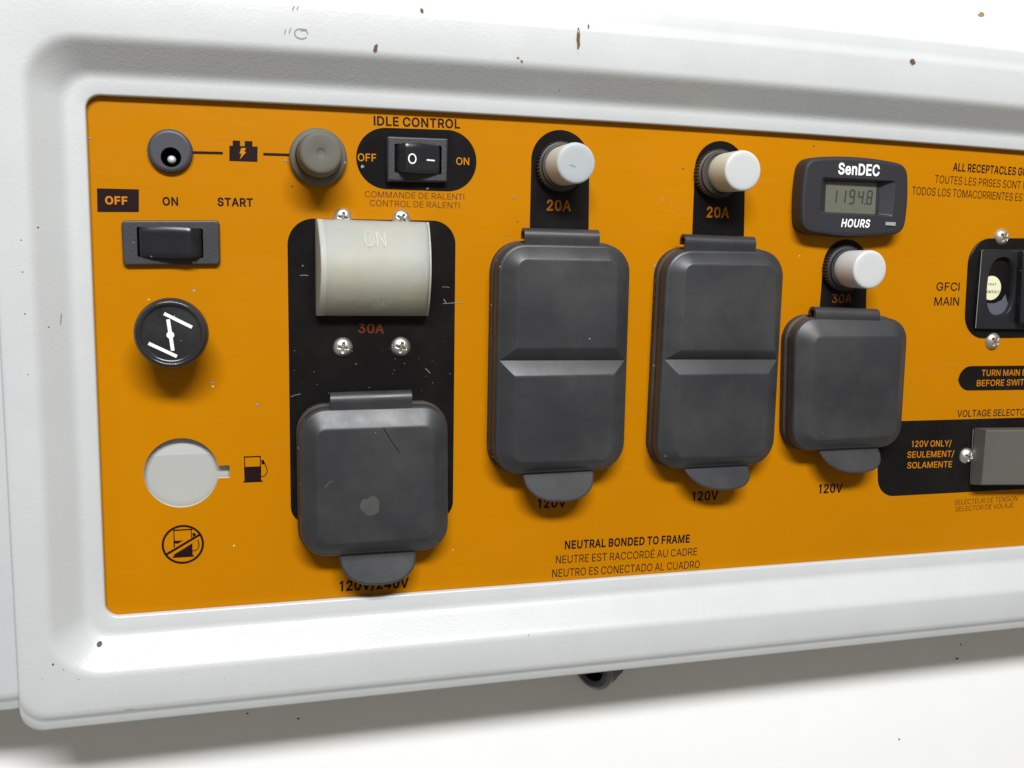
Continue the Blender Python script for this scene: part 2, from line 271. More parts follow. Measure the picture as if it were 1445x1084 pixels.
# ------------------------------------------------------------------ lettering: outlines of a plain sans face, em/1000 units
G={'/':(249,["235,533 71,-76 14,-76 178,533"]),
'0':(453,["227,-7 191,-3 158,7 130,24 105,48 85,77 69,113 57,155 50,202 48,254 50,306 57,353 69,395 85,431 106,461 130,484 159,502 191,512 227,516 262,512 295,502 323,484 348,461 368,431 384,395 396,353 403,306 405,254 403,202 396,155 384,113 368,77 348,48 323,24 295,7 263,-3","227,50 250,52 271,60 290,74 306,92 320,116 330,144 338,176 344,254 338,332 330,365 320,393 306,416 290,435 271,449 250,457 227,460 203,457 182,449 163,435 147,416 134,393 123,365 115,332 109,254 115,176 123,144 134,116 147,92 163,74 182,60 203,52"]),
'1':(453,["76,0 76,55 391,55 391,0","276,509 276,0 212,0 212,448 209,448 86,358 86,427 198,509"]),
'2':(453,["64,0 64,47 282,282 311,327 319,356 319,389 315,405 308,419 287,441 258,455 224,460 188,454 172,447 148,427 132,398 128,381 127,362 66,362 68,391 75,418 86,442 102,464 121,482 143,496 168,507 196,513 225,516 254,513 281,507 306,497 328,482 346,465 361,445 372,423 379,398 380,354 371,318 363,299 317,235 153,60 153,57 389,57 389,0"]),
'3':(453,["218,-7 188,-5 159,1 133,10 108,22 88,38 70,57 57,79 48,104 44,132 109,132 112,115 126,87 150,66 182,54 219,50 239,51 275,61 291,69 315,93 323,108 328,125 328,163 316,196 306,211 275,234 229,246 157,248 157,299 288,448 288,452 70,452 70,509 372,509 372,461 211,278 211,289 247,290 279,286 308,276 333,262 354,244 371,222 383,198 391,173 393,145 390,116 383,90 370,66 354,45 333,27 309,12 281,2 251,-5"]),
'4':(453,["40,105 40,158 247,509 311,509 109,166 109,163 413,163 413,105","282,0 282,318 343,318 343,0"]),
'A':(480,["16,0 201,509 276,509 463,0 395,0 244,438 232,478 245,478 191,302 85,0","110,142 110,199 370,199 370,142"]),
'B':(456,["60,0 60,509 241,509 274,507 304,501 329,491 350,477 367,461 381,442 390,421 396,398 397,353 387,320 368,295 343,278 315,267 315,262 331,260 363,245 378,234 391,220 411,184 416,161 418,136 416,111 410,88 400,67 386,48 368,31 344,18 317,8 284,2 247,0","125,57 245,57 281,60 309,67 330,80 344,96 353,115 354,153 350,169 333,197 306,218 289,225 248,231 125,231","125,285 238,285 273,290 302,304 314,314 330,340 335,355 336,372 333,393 326,412 313,429 294,442 270,449 240,452 125,452"]),
'C':(510,["267,-7 225,-3 186,7 150,25 119,49 92,79 70,115 53,157 44,203 40,254 44,305 53,352 70,393 92,429 119,459 150,484 186,501 225,512 267,516 317,511 362,496 383,485 419,456 435,438 459,397 473,348 408,348 404,365 389,395 369,418 344,437 300,453 267,456 237,453 209,445 184,432 161,414 141,391 125,364 113,332 106,295 103,254 106,213 113,177 125,145 141,117 161,94 184,76 210,63 237,56 267,53 300,56 330,65 369,90 389,114 404,144 408,160 473,160 459,112 435,71 420,53 383,24 363,13 317,-2 293,-6"]),
'D':(502,["219,0 96,0 96,57 215,57 254,60 288,68 318,81 343,99 363,122 379,149 390,181 397,216 399,255 397,294 390,329 379,361 364,388 344,410 320,428 291,441 258,449 221,452 93,452 93,509 225,509 273,505 315,495 353,478 385,455 412,426 433,391 449,351 458,306 462,255 458,205 449,159 433,119 411,83 384,54 351,31 312,14 268,3","125,509 125,0 60,0 60,509"]),
'E':(419,["60,0 60,509 372,509 372,452 125,452 125,286 355,286 355,229 125,229 125,57 375,57 375,0"]),
'F':(410,["60,0 60,509 369,509 369,452 125,452 125,278 346,278 346,221 125,221 125,0"]),
'G':(520,["269,-7 225,-3 185,7 149,25 118,49 91,79 69,116 53,157 43,203 40,254 43,305 53,352 69,393 91,429 117,459 149,484 184,501 223,512 265,516 316,510 340,504 384,483 421,453 436,436 460,395 474,349 408,349 387,393 368,417 344,436 300,453 265,456 236,453 209,445 183,432 160,414 141,392 125,364 113,332 106,295 103,254 106,213 113,177 125,145 141,117 161,95 184,76 210,63 238,56 269,53 296,55 322,61 345,71 365,85 382,102 396,123 407,147 413,173 415,202 434,199 283,199 283,256 478,256 478,200 475,160 466,124 451,91 431,62 406,38 377,19 344,5 308,-4"]),
'H':(517,["60,0 60,509 125,509 125,289 392,289 392,509 457,509 457,0 392,0 392,232 125,232 125,0"]),
'I':(300,["31,0 31,57 118,57 118,452 31,452 31,509 269,509 269,452 183,452 183,57 269,57 269,0"]),
'J':(396,["185,-7 143,-2 106,11 75,33 52,63 38,100 33,145 33,173 98,173 100,117 108,93 122,74 139,61 160,53 185,50 209,53 230,61 248,74 261,93 269,117 272,145 272,509 336,509 336,145 332,100 318,63 294,33 263,11 227,-2"]),
'K':(467,["104,145 104,216 199,331 364,509 448,509 231,276 228,276","60,0 60,509 125,509 125,0","372,0 188,259 228,309 449,0"]),
'L':(393,["60,0 60,509 125,509 125,57 361,57 361,0"]),
'M':(628,["60,0 60,509 152,509 322,49 307,49 352,187 476,509 568,509 568,0 504,0 507,457 513,457 456,291 342,0 286,0 112,457 119,457 122,291 122,0"]),
'N':(523,["60,0 60,509 136,509 388,107 414,55 405,54 399,195 399,509 463,509 463,0 387,0 108,452 119,454 125,291 125,0"]),
'O':(533,["267,-7 225,-3 186,7 150,25 119,49 92,79 70,115 53,157 44,203 40,254 44,305 53,352 70,393 92,429 119,459 150,484 186,501 225,512 267,516 309,512 348,501 384,484 415,459 442,429 464,393 480,352 490,305 493,254 490,203 480,157 464,115 442,79 415,49 384,25 348,7 309,-3","267,53 296,55 324,63 349,76 372,94 392,116 408,144 420,176 428,213 430,254 428,295 420,332 408,365 392,392 372,415 349,433 324,446 296,453 267,456 237,453 210,445 184,433 161,415 142,392 125,364 113,332 106,295 103,254 106,213 113,176 125,144 142,117 161,94 184,76 210,63 237,55"]),
'P':(445,["60,0 60,509 235,509 272,506 305,499 332,487 356,471 375,452 390,430 400,404 407,377 409,348 407,318 400,291 390,265 375,243 356,223 332,207 305,195 272,188 235,186 109,186 109,242 233,242 279,248 297,256 312,266 324,279 333,294 343,328 343,367 333,402 324,416 297,439 279,446 257,451 125,452 125,0"]),
'R':(449,["60,0 60,509 236,509 273,506 305,500 333,489 356,473 376,455 390,433 401,408 407,381 409,352 407,323 401,296 390,271 376,250 356,232 333,217 305,206 273,200 236,198 96,198 96,255 258,256 280,260 298,267 313,276 325,287 334,300 344,333 344,371 334,405 325,419 298,440 258,451 125,452 125,0","353,0 230,229 303,229 428,0"]),
'S':(447,["224,-9 188,-7 156,-1 128,9 102,23 81,40 64,60 51,83 42,109 38,137 104,137 114,102 123,88 150,66 185,53 224,49 246,50 286,60 317,79 338,106 344,122 346,139 340,168 322,189 296,205 184,239 145,253 112,269 86,289 67,313 56,341 52,372 54,400 62,425 75,448 92,468 113,484 138,498 165,508 195,514 227,516 259,514 289,508 316,498 340,484 360,468 377,449 390,427 398,403 401,378 337,378 332,402 320,421 302,437 280,449 254,456 225,459 185,454 167,448 139,430 121,405 115,376 117,359 122,345 142,324 169,308 212,293 312,264 359,238 384,213 395,198 407,161 406,112 399,87 386,64 370,43 349,25 323,11 294,0 261,-7"]),
'T':(449,["32,452 32,509 417,509 417,452 257,452 257,0 193,0 193,452"]),
'U':(517,["259,-8 220,-6 186,2 154,15 126,33 103,55 85,80 71,108 63,140 60,173 60,509 124,509 124,178 126,155 132,133 141,113 153,95 169,80 187,68 208,59 232,53 285,53 309,59 331,68 349,80 364,95 377,113 391,155 393,178 393,509 457,509 457,173 454,140 446,108 433,80 414,55 391,33 363,15 332,2 297,-6"]),
'V':(480,["204,0 16,509 84,509 236,71 248,31 235,31 290,206 395,509 463,509 278,0"]),
'W':(686,["155,0 16,509 82,509 197,40 189,40 224,196 306,509 380,509 497,40 488,40 523,196 603,509 670,509 530,0 455,0 351,391 336,475 350,475 318,323 230,0"]),
'Y':(472,["203,0 203,208 16,509 91,509 231,274 250,230 224,230 260,310 381,509 455,509 268,208 268,0"]),
'e':(404,["212,-8 177,-5 145,3 117,16 92,35 72,58 56,85 44,116 37,150 34,187 36,224 44,258 55,290 71,317 91,340 115,359 142,373 172,382 226,383 266,374 285,366 303,355 334,324 347,305 365,256 370,227 371,169 75,169 75,221 338,221 310,202 304,248 298,269 277,301 263,314 246,323 227,328 205,330 183,328 164,323 146,313 131,301 109,270 97,231 96,178 102,127 110,106 121,88 135,73 151,61 169,53 190,48 227,47 254,53 276,65 294,82 306,105 365,91 358,72 348,55 335,39 302,14 283,4 261,-3 237,-7"]),
'n':(410,["114,0 53,0 53,379 112,379 112,287 102,287 116,319 132,344 152,362 175,374 200,382 252,383 295,369 313,356 328,340 341,321 350,298 355,271 357,240 357,0 296,0 296,235 293,263 286,286 273,304 256,318 235,326 210,329 192,328 176,324 147,308 126,283 119,266 115,248"]),
'É':(419,["60,0 60,509 372,509 372,452 125,452 125,286 355,286 355,229 125,229 125,57 375,57 375,0","191,558 239,659 307,659 241,558"])}
G['I'] = (150, ["42,0 108,0 108,509 42,509"]); G['1'] = (330, ["150,0 214,0 214,509 158,509 60,440 60,378 150,438"])
G['A'] = (480, ["16,0 201,509 276,509 463,0 395,0 345,142 134,142 85,0", "154,199 326,199 240,436"])
G['D'] = (502, ["60,0 60,509 225,509 273,505 315,495 353,478 385,455 412,426 433,391 449,351 458,306 462,255 458,205 449,159 433,119 411,83 384,54 351,31 312,14 268,3 219,0", "125,57 215,57 254,60 288,68 318,81 343,99 363,122 379,149 390,181 397,216 399,255 397,294 390,329 379,361 364,388 344,410 320,428 291,441 258,449 221,452 125,452"])
G['P'] = (445, ["60,0 60,509 235,509 272,506 305,499 332,487 356,471 375,452 390,430 400,404 407,377 409,348 407,318 400,291 390,265 375,243 356,223 332,207 305,195 272,188 235,186 125,186 125,0", "125,242 233,242 279,248 312,266 333,294 343,328 343,367 333,402 324,416 297,439 257,451 125,452"])
G['R'] = (449, ["60,0 60,509 236,509 273,506 305,500 333,489 356,473 376,455 390,433 401,408 407,381 409,352 407,323 401,296 390,271 376,250 356,232 333,217 303,205 428,0 353,0 240,198 125,198 125,0", "125,255 258,256 298,267 325,287 344,333 344,371 325,419 298,440 258,451 125,452"])
G['M'] = (628, ["60,0 60,509 152,509 314,92 476,509 568,509 568,0 504,0 504,405 345,0 283,0 124,405 124,0"])
G['N'] = (523, ["60,0 60,509 136,509 399,100 399,509 463,509 463,0 387,0 125,408 125,0"])
G['V'] = (480, ["204,0 16,509 84,509 241,60 395,509 463,509 278,0"])
G['W'] = (686, ["155,0 16,509 82,509 190,75 306,509 380,509 496,75 603,509 670,509 530,0 455,0 343,420 230,0"])
G['Y'] = (472, ["203,0 203,208 16,509 91,509 236,262 381,509 455,509 268,208 268,0"])
G['K'] = (467, ["60,0 60,509 125,509 125,237 364,509 448,509 235,268 449,0 372,0 190,220 125,147 125,0"])
G['4'] = (440, ["269,0 269,101 39,101 39,160 262,509 332,509 332,157 404,157 404,101 332,101 332,0", "269,157 269,424 100,157"])
G['e'] = (404, ["371,169 101,169 104,130 121,88 151,61 190,48 227,47 254,53 276,65 294,82 306,105 365,91 348,55 302,14 261,-3 212,-8 145,3 92,35 56,85 37,150 34,187 44,258 71,317 115,359 172,382 226,383 266,374 303,355 334,324 365,256 370,227", "102,221 308,221 298,269 277,301 246,323 205,330 164,323 131,301 109,270"])
G['G'][1][0] = G['G'][1][0].replace('415,202 434,199', '414,199')
def thin_out(c):
    out = []
    for p in c:
        if not out or math.hypot(p[0] - out[-1][0], p[1] - out[-1][1]) > 13: out.append(p)
    return out
CAP = 509.0
def inside(p, q):
    c = False
    for i in range(len(q)):
        (x0, y0), (x1, y1) = q[i - 1], q[i]
        if (y0 > p[1]) != (y1 > p[1]) and p[0] < (x1 - x0) * (p[1] - y0) / (y1 - y0) + x0: c = not c
    return c
def glyph(ch, bold):
    adv, cons = G[ch]; cs = [[tuple(float(v) for v in p.split(',')) for p in c.split(' ')] for c in cons]; out = []
    for i, c in enumerate(cs):
        hole = sum(inside(c[0], d) for j, d in enumerate(cs) if j != i) % 2
        c = ccw(thin_out(c)); out.append(inset(c, -bold if not hole else bold))
    return adv + bold * 1.5, out
def lettering(text, a, b, cap, h, mat, parent, bold=0.0, track=0.0, slant=0.0, name='lettering', label=None, extra='', surf=None):
    """text set from baseline point a to baseline point b (extra runs on past b), capital height cap"""
    x = 0.0; glyphs = []; end = 0
    for k, ch in enumerate(text + extra):
        if ch == ' ': x += 165
        else:
            adv, cs = glyph(ch, bold); glyphs.append((x, cs, ch)); x += adv + track
        if k == len(text) - 1: end = x - track
    u0 = min(p[0] for c in glyphs[0][1] for p in c)
    a, b = Vector(a), Vector(b); L = (b - a).length; sx = L / (end - u0 - 30); d = (b - a) / L; nrm = Vector((-d.y, d.x)); sy = cap / CAP
    mb = MB()
    for gx, cs, ch_ in glyphs:
        polys = [[tuple(a + d * ((gx + p[0] - u0 + slant * p[1]) * sx) + nrm * (p[1] * sy)) for p in c] for c in cs]
        if ch_ == 'É': mb.fill([polys[0]], h); mb.fill([polys[1]], h)
        else: mb.fill(polys, h)
    if surf: mb.v = [(x_, z_, surf(x_, z_)) for x_, z_, _ in mb.v]
    return mb.build(name, mat, parent, label=label)

# ------------------------------------------------------------------ the thing: one control panel
panel = bpy.data.objects.new('control_panel', None); col.objects.link(panel); panel.location = V(120, -30, -8); WLOC[panel.name] = V(120, -30, -8)
panel['label'] = 'white metal generator control panel with orange face plate, black switches and covered outlets'
panel['category'] = 'control panel'

# --- pressed frame: rings of rounded rectangles lofted outward from the opening
X0, X1, Z0, Z1 = -44.8, 330.0, -111.2, 44.3
def ring(dl, dr, db, dt, r, n=10, m=30):
    """rounded rectangle grown by dl/dr/db/dt; edges subdivided; the long top edge bows out a little, as on the real pressing"""
    x0, x1, z0, z1 = X0 - dl, X1 + dr, Z0 - db, Z1 + dt; pts = []
    rs = r if isinstance(r, tuple) else (r,) * 4      # br, tr, tl, bl
    cs = [(x1 - rs[0], z0 + rs[0], -90, rs[0]), (x1 - rs[1], z1 - rs[1], 0, rs[1]), (x0 + rs[2], z1 - rs[2], 90, rs[2]), (x0 + rs[3], z0 + rs[3], 180, rs[3])]
    for k, (cx, cz, a0, rr) in enumerate(cs):
        arc = [(cx + rr * math.cos(math.radians(a0 + 90 * j / n)), cz + rr * math.sin(math.radians(a0 + 90 * j / n))) for j in range(n + 1)]
        pts += arc
        cx2, cz2, a2, r2 = cs[(k + 1) % 4]; e = (cx2 + r2 * math.cos(math.radians(a2)), cz2 + r2 * math.sin(math.radians(a2))); s_ = arc[-1]
        pts += [(s_[0] + (e[0] - s_[0]) * j / m, s_[1] + (e[1] - s_[1]) * j / m) for j in range(1, m)]
    out = []
    for x, z in pts:
        w = max(0, min(1, (z - Z0) / (Z1 - Z0))); t = (x - 125) / 170.0
        out.append((x, z + w * 1.5 * max(0.0, 1 - t * t) ** 1.0))
    return out
def smooth(a, b, t, k=.24):
    m = 1 / (1 - k); t = max(0, min(1, t))
    f = m * t * t / (2 * k) if t < k else (1 - m * (1 - t) ** 2 / (2 * k) if t > 1 - k else m * (t - k / 2)); return a + (b - a) * f
prof = [(0, 0, .3, 4.0), (0, 0, 1.8, 4.0), (.2, .2, 2.1, 4.2), (.6, .6, 2.25, 4.6), (4.0, 5.0, 2.3, 6.5)]
for k in range(1, 19):
    t = k / 18.0; prof.append((4.0 + 11.8 * t, 5.2 + 11.0 * t, smooth(2.3, 10.0, t), 6.5 + 9 * t))
loops = [(ring(dl, dl, dl + .3 * (i > 3), dl, r), h) for i, (dl, _, h, r) in enumerate(prof)]
LEFT = 23.61     # how far the frame's face reaches left of the opening
def outer(d, h, r, left, rtl=None): return (ring(left, d, d, d, (r, r, r, r)), h)
loops += [(ring(LEFT - 2.2, 20, 20, 20, (14, 14, 14, 12)), 10.05), (ring(LEFT - 1.0, 25.2, 25.2, 25.8, (12, 12, 10, 9)), 10.0), (ring(LEFT - .5, 26.6, 26.6, 27.0, (12, 12, 10, 8.4)), 9.85),
          (ring(LEFT - .2, 27.6, 27.6, 28.0, (12, 12, 10, 8)), 9.35), (ring(LEFT - .05, 28.3, 28.3, 29.4, (12, 12, 10, 7.6)), 8.85), (ring(LEFT, 28.9, 28.9, 30.2, (12, 12, 10, 7.4)), 8.7),
          (ring(LEFT, 30.9, 30.9, 33.4, (12, 12, 10, 7)), 8.4), (ring(LEFT + .1, 31.5, 31.5, 34.2, (12, 12, 10, 7.4)), 8.1), (ring(LEFT + .15, 31.8, 31.8, 34.6, (12, 12, 10, 6.6)), 7.5), (ring(LEFT + .1, 31.8, 31.8, 34.6, (12, 12, 10, 6.5)), -6)]
mb = MB(); mb.loft([(list(reversed(p)), h) for p, h in loops], end=False)
frame = mb.build('frame', 'paint', panel, org=(120, -30, 0), sharp=60)
bvh = BVHTree.FromPolygons([Vector(v) for v in mb.v], mb.f)
def on_frame(x, z, lift=.04):
    hit = bvh.ray_cast(Vector((x, z, 60)), Vector((0, 0, -1)))
    return (hit[0].z + lift) if hit[0] is not None else 10.0
def patch(outline, name, mat, lift=.05, parent=None, label=None):
    """a small mark lying on the painted frame; outline in mm"""
    c = (sum(p[0] for p in outline) / len(outline), sum(p[1] for p in outline) / len(outline))
    n = len(outline); vs_ = [(c[0], c[1], on_frame(*c, lift))] + [(x, z, on_frame(x, z, lift)) for x, z in outline]
    o = ccw(outline)
    vs_ = [(c[0], c[1], on_frame(*c, lift))] + [(x, z, on_frame(x, z, lift)) for x, z in o]
    return mk(name, vs_, [(0, 1 + j, 1 + (j + 1) % n) for j in range(n)], mat, parent or frame, label=label)
def blob(c, rx, rz, rot=0.0, n=12, jag=.25):
    out = []
    for j in range(n):
        a = 2 * math.pi * j / n; k = 1 + random.uniform(-jag, jag); x, z = rx * k * math.cos(a), rz * k * math.sin(a)
        out.append((c[0] + x * math.cos(rot) - z * math.sin(rot), c[1] + x * math.sin(rot) + z * math.cos(rot)))
    return out
def chip(c, rx, rz, rot=0.0, label=None):
    patch(blob(c, rx + .22, rz + .3, rot, 14, .2), 'chip_rim', 'chip_rim', .04)
    patch(blob(c, rx, rz, rot, 14, .22), 'paint_chip', 'chip', .08, label=label)
chip((36.75, 61.37), .6, 1.3, -.25)
chip((50.70, 73.51), .45, .8, .2)
chip((100.34, 68.78), .6, 3.4, .03)
chip((103.74, 73.33), .25, .8, -.2)
chip((80.79, 61.96), .4, .3, -.4); chip((82.01, 61.03), .4, .3, -.4)
chip((223.95, 71.05), 1.0, 1.1, .5)
for p, r in (((-57.34, 6.36), .22), ((-61.44, -17.74), .2), ((-55.99, -21.67), .18), ((-58.44, -121.50), .35), ((-55.63, -123.33), .15), ((-61.49, -125.81), .12), ((-51.70, -126.85), .14), ((-10.06, -130.80), .13)):
    patch(blob(p, r, r, 0, 8), 'paint_speck', 'dark_speck' if p[1] > -110 else 'chip', .06)
patch(blob((-53.12, -19.58), .14, 1.9, -.12, 12), 'scratch', 'scuff', .05)
patch(blob((-38.07, -137.89), 1.1, .28, .1, 14, .5), 'paint_chip', 'chip_rim', .06)
for k, (x_, z_) in enumerate(((10.54, 63.93), (11.95, 64.44), (13.02, 70.83), (14.23, 71.13))):
    patch(blob((x_, z_), .22, .9, -.35, 10, .3), 'scuff_mark', 'scuff', .05)
c_ = (15.16, 63.90); m_ = MB(); m_.stroke([(c_[0] + 1.9 * math.cos(a / 3.2) * 1.0, c_[1] + 1.35 * math.sin(a / 3.2)) for a in range(0, 19)], .42, 10.1); m_.build('scuff_mark', 'scuff', frame, label='grey ring-shaped dent in the white paint')
patch(blob((15.77, 64.94), 1.0, .3, .1, 12, .4), 'paint_chip', 'tan_speck', .09)
hc = (-46.45, -118.62)
patch(circle(hc, .75, 20), 'screw_hole', 'dark_speck', .05, label='tiny round hole in the lower left corner of the recess')

# --- left neighbour panel, one sheet thickness lower, and the box walls behind
XS = X0 - LEFT
mb = MB(); zb = -136.15
secs = [(-1, -30, 0), (zb + 12.5, 0, 9.0), (zb + 9.6, 0, 8.7)]
sec = [(110, 8.4), (zb + 6.6, 8.4), (zb + 5.2, 8.3), (zb + 4.2, 7.85), (zb + 3.5, 7.4), (zb + 2.9, 7.2), (zb + .9, 6.9), (zb + .3, 6.6), (zb, 6.0), (zb, -6)]
xs = [-150, XS - 3.0, XS - 1.2, XS + .6]
dips = [0, 0, -.25, -1.0]
for x_, dp in zip(xs, dips): mb.v += [(x_, z_, h_ + dp) for z_, h_ in sec]
n_ = len(sec)
for i in range(len(xs) - 1):
    for j in range(n_ - 1): mb.f.append((i * n_ + j, i * n_ + j + 1, (i + 1) * n_ + j + 1, (i + 1) * n_ + j)); mb.m.append(0)
side = mb.build('side_panel', 'side_paint', panel, org=(-80, -30, 0), sharp=60, label='narrow strip of white housing showing left of the frame')
side.data.materials[0] = M['side_paint']
mb = MB()
def wall_box(x0, x1, z0, z1, h0, h1):
    mb.loft([([(x0, z0), (x1, z0), (x1, z1), (x0, z1)], h0), ([(x0, z0), (x1, z0), (x1, z1), (x0, z1)], h1)], True, True)
wall_box(-150, 362, -140, -137.5, TABLE := -22, -7.5); wall_box(-150, 362, 74, 76.5, TABLE, -7.5); wall_box(359, 362, -137.5, 74, TABLE, -7.5)
mb.build('housing', 'side_paint', panel, sharp=30)

# --- tabletop
mb = MB(); mb.fill([[(-1500, -1500), (1800, -1500), (1800, 1500), (-1500, 1500)]], TABLE - .1)
t = mb.build('tabletop', 'table', None, kind='structure')

for p_, q_ in (((293.46, -168.47), .8), ((294.67, -162.14), .5), ((321.89, -157.53), .5), ((-3.86, -159.07), .5), ((13.46, -162.96), .5), ((278.81, 99.14), 1.6), ((266.82, -202.43), .6)):
    o_ = ccw(blob(p_, q_, q_ * .6, 0, 10, .35)); mk('table_speck', [(x, z, TABLE - .05) for x, z in o_], [tuple(range(10))], 'tan_speck' if q_ > 1 else 'dark_speck', t)

# --- orange face plate with the gauge hole
hl = (-32.71, -66.76); ht = (-22.16, -56.39); hb = (-22.72, -78.29); sl = (-7.52, -65.48); sl2 = (-7.59, -69.49)
HR = (ht[1] - hb[1]) / 2; HC = (hl[0] + HR, (ht[1] + hb[1]) / 2)
def keyhole(r, x1, z0, z1):
    a0 = math.asin((z1 - HC[1]) / r); a1 = math.asin((z0 - HC[1]) / r) + 2 * math.pi; pts = []
    for j in range(49): a = a0 + (a1 - a0) * j / 48; pts.append((HC[0] + r * math.cos(a), HC[1] + r * math.sin(a)))
    return pts + [(x1, z0), (x1, z1)]
hole = keyhole(HR, sl[0], sl2[1], sl[1])
mb = MB(); mb.slab([[(X0 - 3, Z0 - 3), (X1 + 3, Z0 - 3), (X1 + 3, Z1 + 4), (X0 - 3, Z1 + 4)], hole, circle((-22.17, 27.88), 2.89 + .3, 32), [(-32.96, 7.69), (-13.23, 8.24), (-13.45, -1.48), (-33.26, -1.86)], [(43.45, 35.36), (59.36, 36.05), (59.46, 26.13), (43.48, 25.68)], [(269.60, 5.23), (290.08, 5.64), (293.01, -20.45), (271.59, -20.48)]], -1.3, 0.0, 0, 1)
plate = mb.build('face_plate', 'orange', panel, org=(120, -30, -2), sharp=30, mats=['plate_edge'])
mb = MB(); z_ = HC[1] + 5.3
mb.v += [(HC[0] - 22, HC[1] + 22, -3.4), (HC[0] + 26, HC[1] + 22, -3.4), (HC[0] - 22, z_, -1.9), (HC[0] + 26, z_, -1.9), (HC[0] - 22, HC[1] - 22, -4.6), (HC[0] + 26, HC[1] - 22, -4.6)]
mb.f += [(2, 3, 1, 0), (4, 5, 3, 2)]; mb.m += [0, 0]
mb.build('inner_wall', 'backing', panel, sharp=5, label='pale inner wall seen through the round gauge hole')
PR = plate
INK, INK2 = .05, .10

# --- printed marks
mb = MB(); mb.fill([[(-42.88, 18.22), (-31.46, 18.37), (-31.66, 11.77), (-42.99, 11.45)]], INK); mb.build('printed_field', 'ink', PR, label='black printed box around the word OFF')
lettering('OFF', (-40.76, 13.81), (-34.56, 13.90), 2.161, INK2, 'orange_ink', PR, bold=28, label='orange OFF lettering')
lettering('ON', (-25.01, 14.02), (-20.43, 14.09), 2.281, INK, 'ink', PR, bold=28, label='black ON lettering')
lettering('START', (-9.44, 14.37), (0.93, 14.51), 2.3, INK, 'ink', PR, bold=28, label='black START lettering')
for e_ in (((-16.95, 29.67), (-7.59, 29.93)), ((4.11, 30.18), (12.57, 30.33))):
    mb = MB(); mb.stroke(e_, .8, INK); mb.build('battery_lead_line', 'ink', PR)
mb = MB(); mb.fill([[(-5.68, 32.20), (-4.72, 32.21), (-4.69, 33.79), (-2.57, 33.81), (-2.60, 32.25), (-1.26, 32.28), (-1.24, 33.82), (1.00, 33.85), (0.98, 32.31), (2.50, 32.34), (2.35, 27.81), (-5.79, 27.71)]], INK)
mb.build('battery_symbol', 'ink', PR, label='black printed battery symbol')
mb = MB(); mb.fill([[(-2.26, 31.69), (-0.86, 31.72), (-1.48, 30.64), (-0.82, 30.63), (-2.73, 28.33), (-2.23, 29.98), (-2.80, 30.00)]], INK2); mb.build('lightning_bolt', 'orange_ink', PR)
lettering('IDLE CONTROL', (37.43, 40.62), (64.96, 41.14), 2.65, INK, 'ink', PR, bold=24, label='black IDLE CONTROL lettering')
mb = MB(); q = [(32.01, 39.80), (31.97, 21.12), (70.51, 21.30), (70.23, 40.63)]
mb.fill([rpoly(q, 9.49, 14)], INK); mb.build('printed_field', 'panel_ink', PR, label='black printed pill shape behind the idle switch')
lettering('OFF', (32.51, 29.49), (38.27, 29.60), 2.24, INK2, 'orange_ink', PR, bold=10, label='orange OFF lettering left of the idle switch')
lettering('ON', (63.73, 29.77), (68.14, 29.84), 2.22, INK2, 'orange_ink', PR, bold=10, label='orange ON lettering right of the idle switch')
lettering('COMMANDE DE RALENTI', (34.69, 18.50), (66.52, 18.75), 1.9, INK, 'thin_ink', PR, bold=-6, label='thin COMMANDE DE RALENTI lettering')
lettering('CONTROL DE RALENTI', (36.21, 15.82), (65.04, 15.96), 1.9, INK, 'thin_ink', PR, bold=-6, label='thin CONTROL DE RALENTI lettering')
mb = MB(); mb.fill([rpoly([(10.92, 11.33), (10.94, -85.59), (63.96, -86.95), (63.78, 11.98)], [8.23, 6.03, 6.03, 7.35], 12)], INK); mb.build('printed_field', 'panel_ink', PR, label='tall black printed field behind the breaker boot and large outlet cover')
lettering('30A', (32.48, -23.97), (40.63, -24.26), 2.95, INK2, 'shaded_ink', PR, bold=14, label='orange 30A lettering under the breaker boot, darkened for the boot shadow')
lettering('120V/240V', (26.28, -109.02), (49.08, -109.54), 3.27, INK, 'ink', PR, bold=24, label='black 120V/240V lettering')
def arch(pl, pr, top, bl, br, label):
    (x0, z0), (x1, z1), (xt, zt) = pl, pr, top; cx = (x0 + x1) / 2; r = (x1 - x0) / 2; zc = zt - r
    pts = [(cx + r * math.cos(math.pi * j / 24), zc + r * math.sin(math.pi * j / 24)) for j in range(25)] + [bl, br]
    mb = MB(); mb.fill([pts], INK); mb.build('printed_field', 'panel_ink', PR, label=label)
arch((88.70, 26.90), (108.88, 27.27), (98.28, 42.46), (88.71, 7.41), (109.37, 7.22), 'black printed arch behind the left 20A breaker')
arch((147.29, 26.46), (166.53, 26.73), (156.08, 41.92), (147.39, 6.44), (167.53, 6.16), 'black printed arch behind the middle 20A breaker')
arch((199.91, -3.81), (218.48, -4.07), (208.24, 9.70), (199.51, -17.96), (219.35, -18.69), 'black printed arch behind the 30A breaker')
lettering('20A', (94.39, 16.39), (102.82, 16.43), 3.321, INK2, 'mid_ink', PR, bold=20, label='orange 20A lettering, left of two')
lettering('20A', (152.56, 15.95), (161.09, 15.99), 3.445, INK2, 'mid_ink', PR, bold=20, label='orange 20A lettering, right of two')
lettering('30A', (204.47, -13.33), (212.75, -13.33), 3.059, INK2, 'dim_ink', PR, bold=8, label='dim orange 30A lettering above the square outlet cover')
lettering('120V', (93.78, -84.57), (104.00, -84.71), 3.021, INK, 'ink', PR, bold=24, label='black 120V lettering under the left duplex cover')
lettering('120V', (152.00, -84.98), (162.38, -85.09), 3.174, INK, 'ink', PR, bold=24, label='black 120V lettering under the middle duplex cover')
lettering('120V', (204.06, -84.74), (214.32, -84.86), 3.248, INK, 'ink', PR, bold=24, label='black 120V lettering under the square cover')
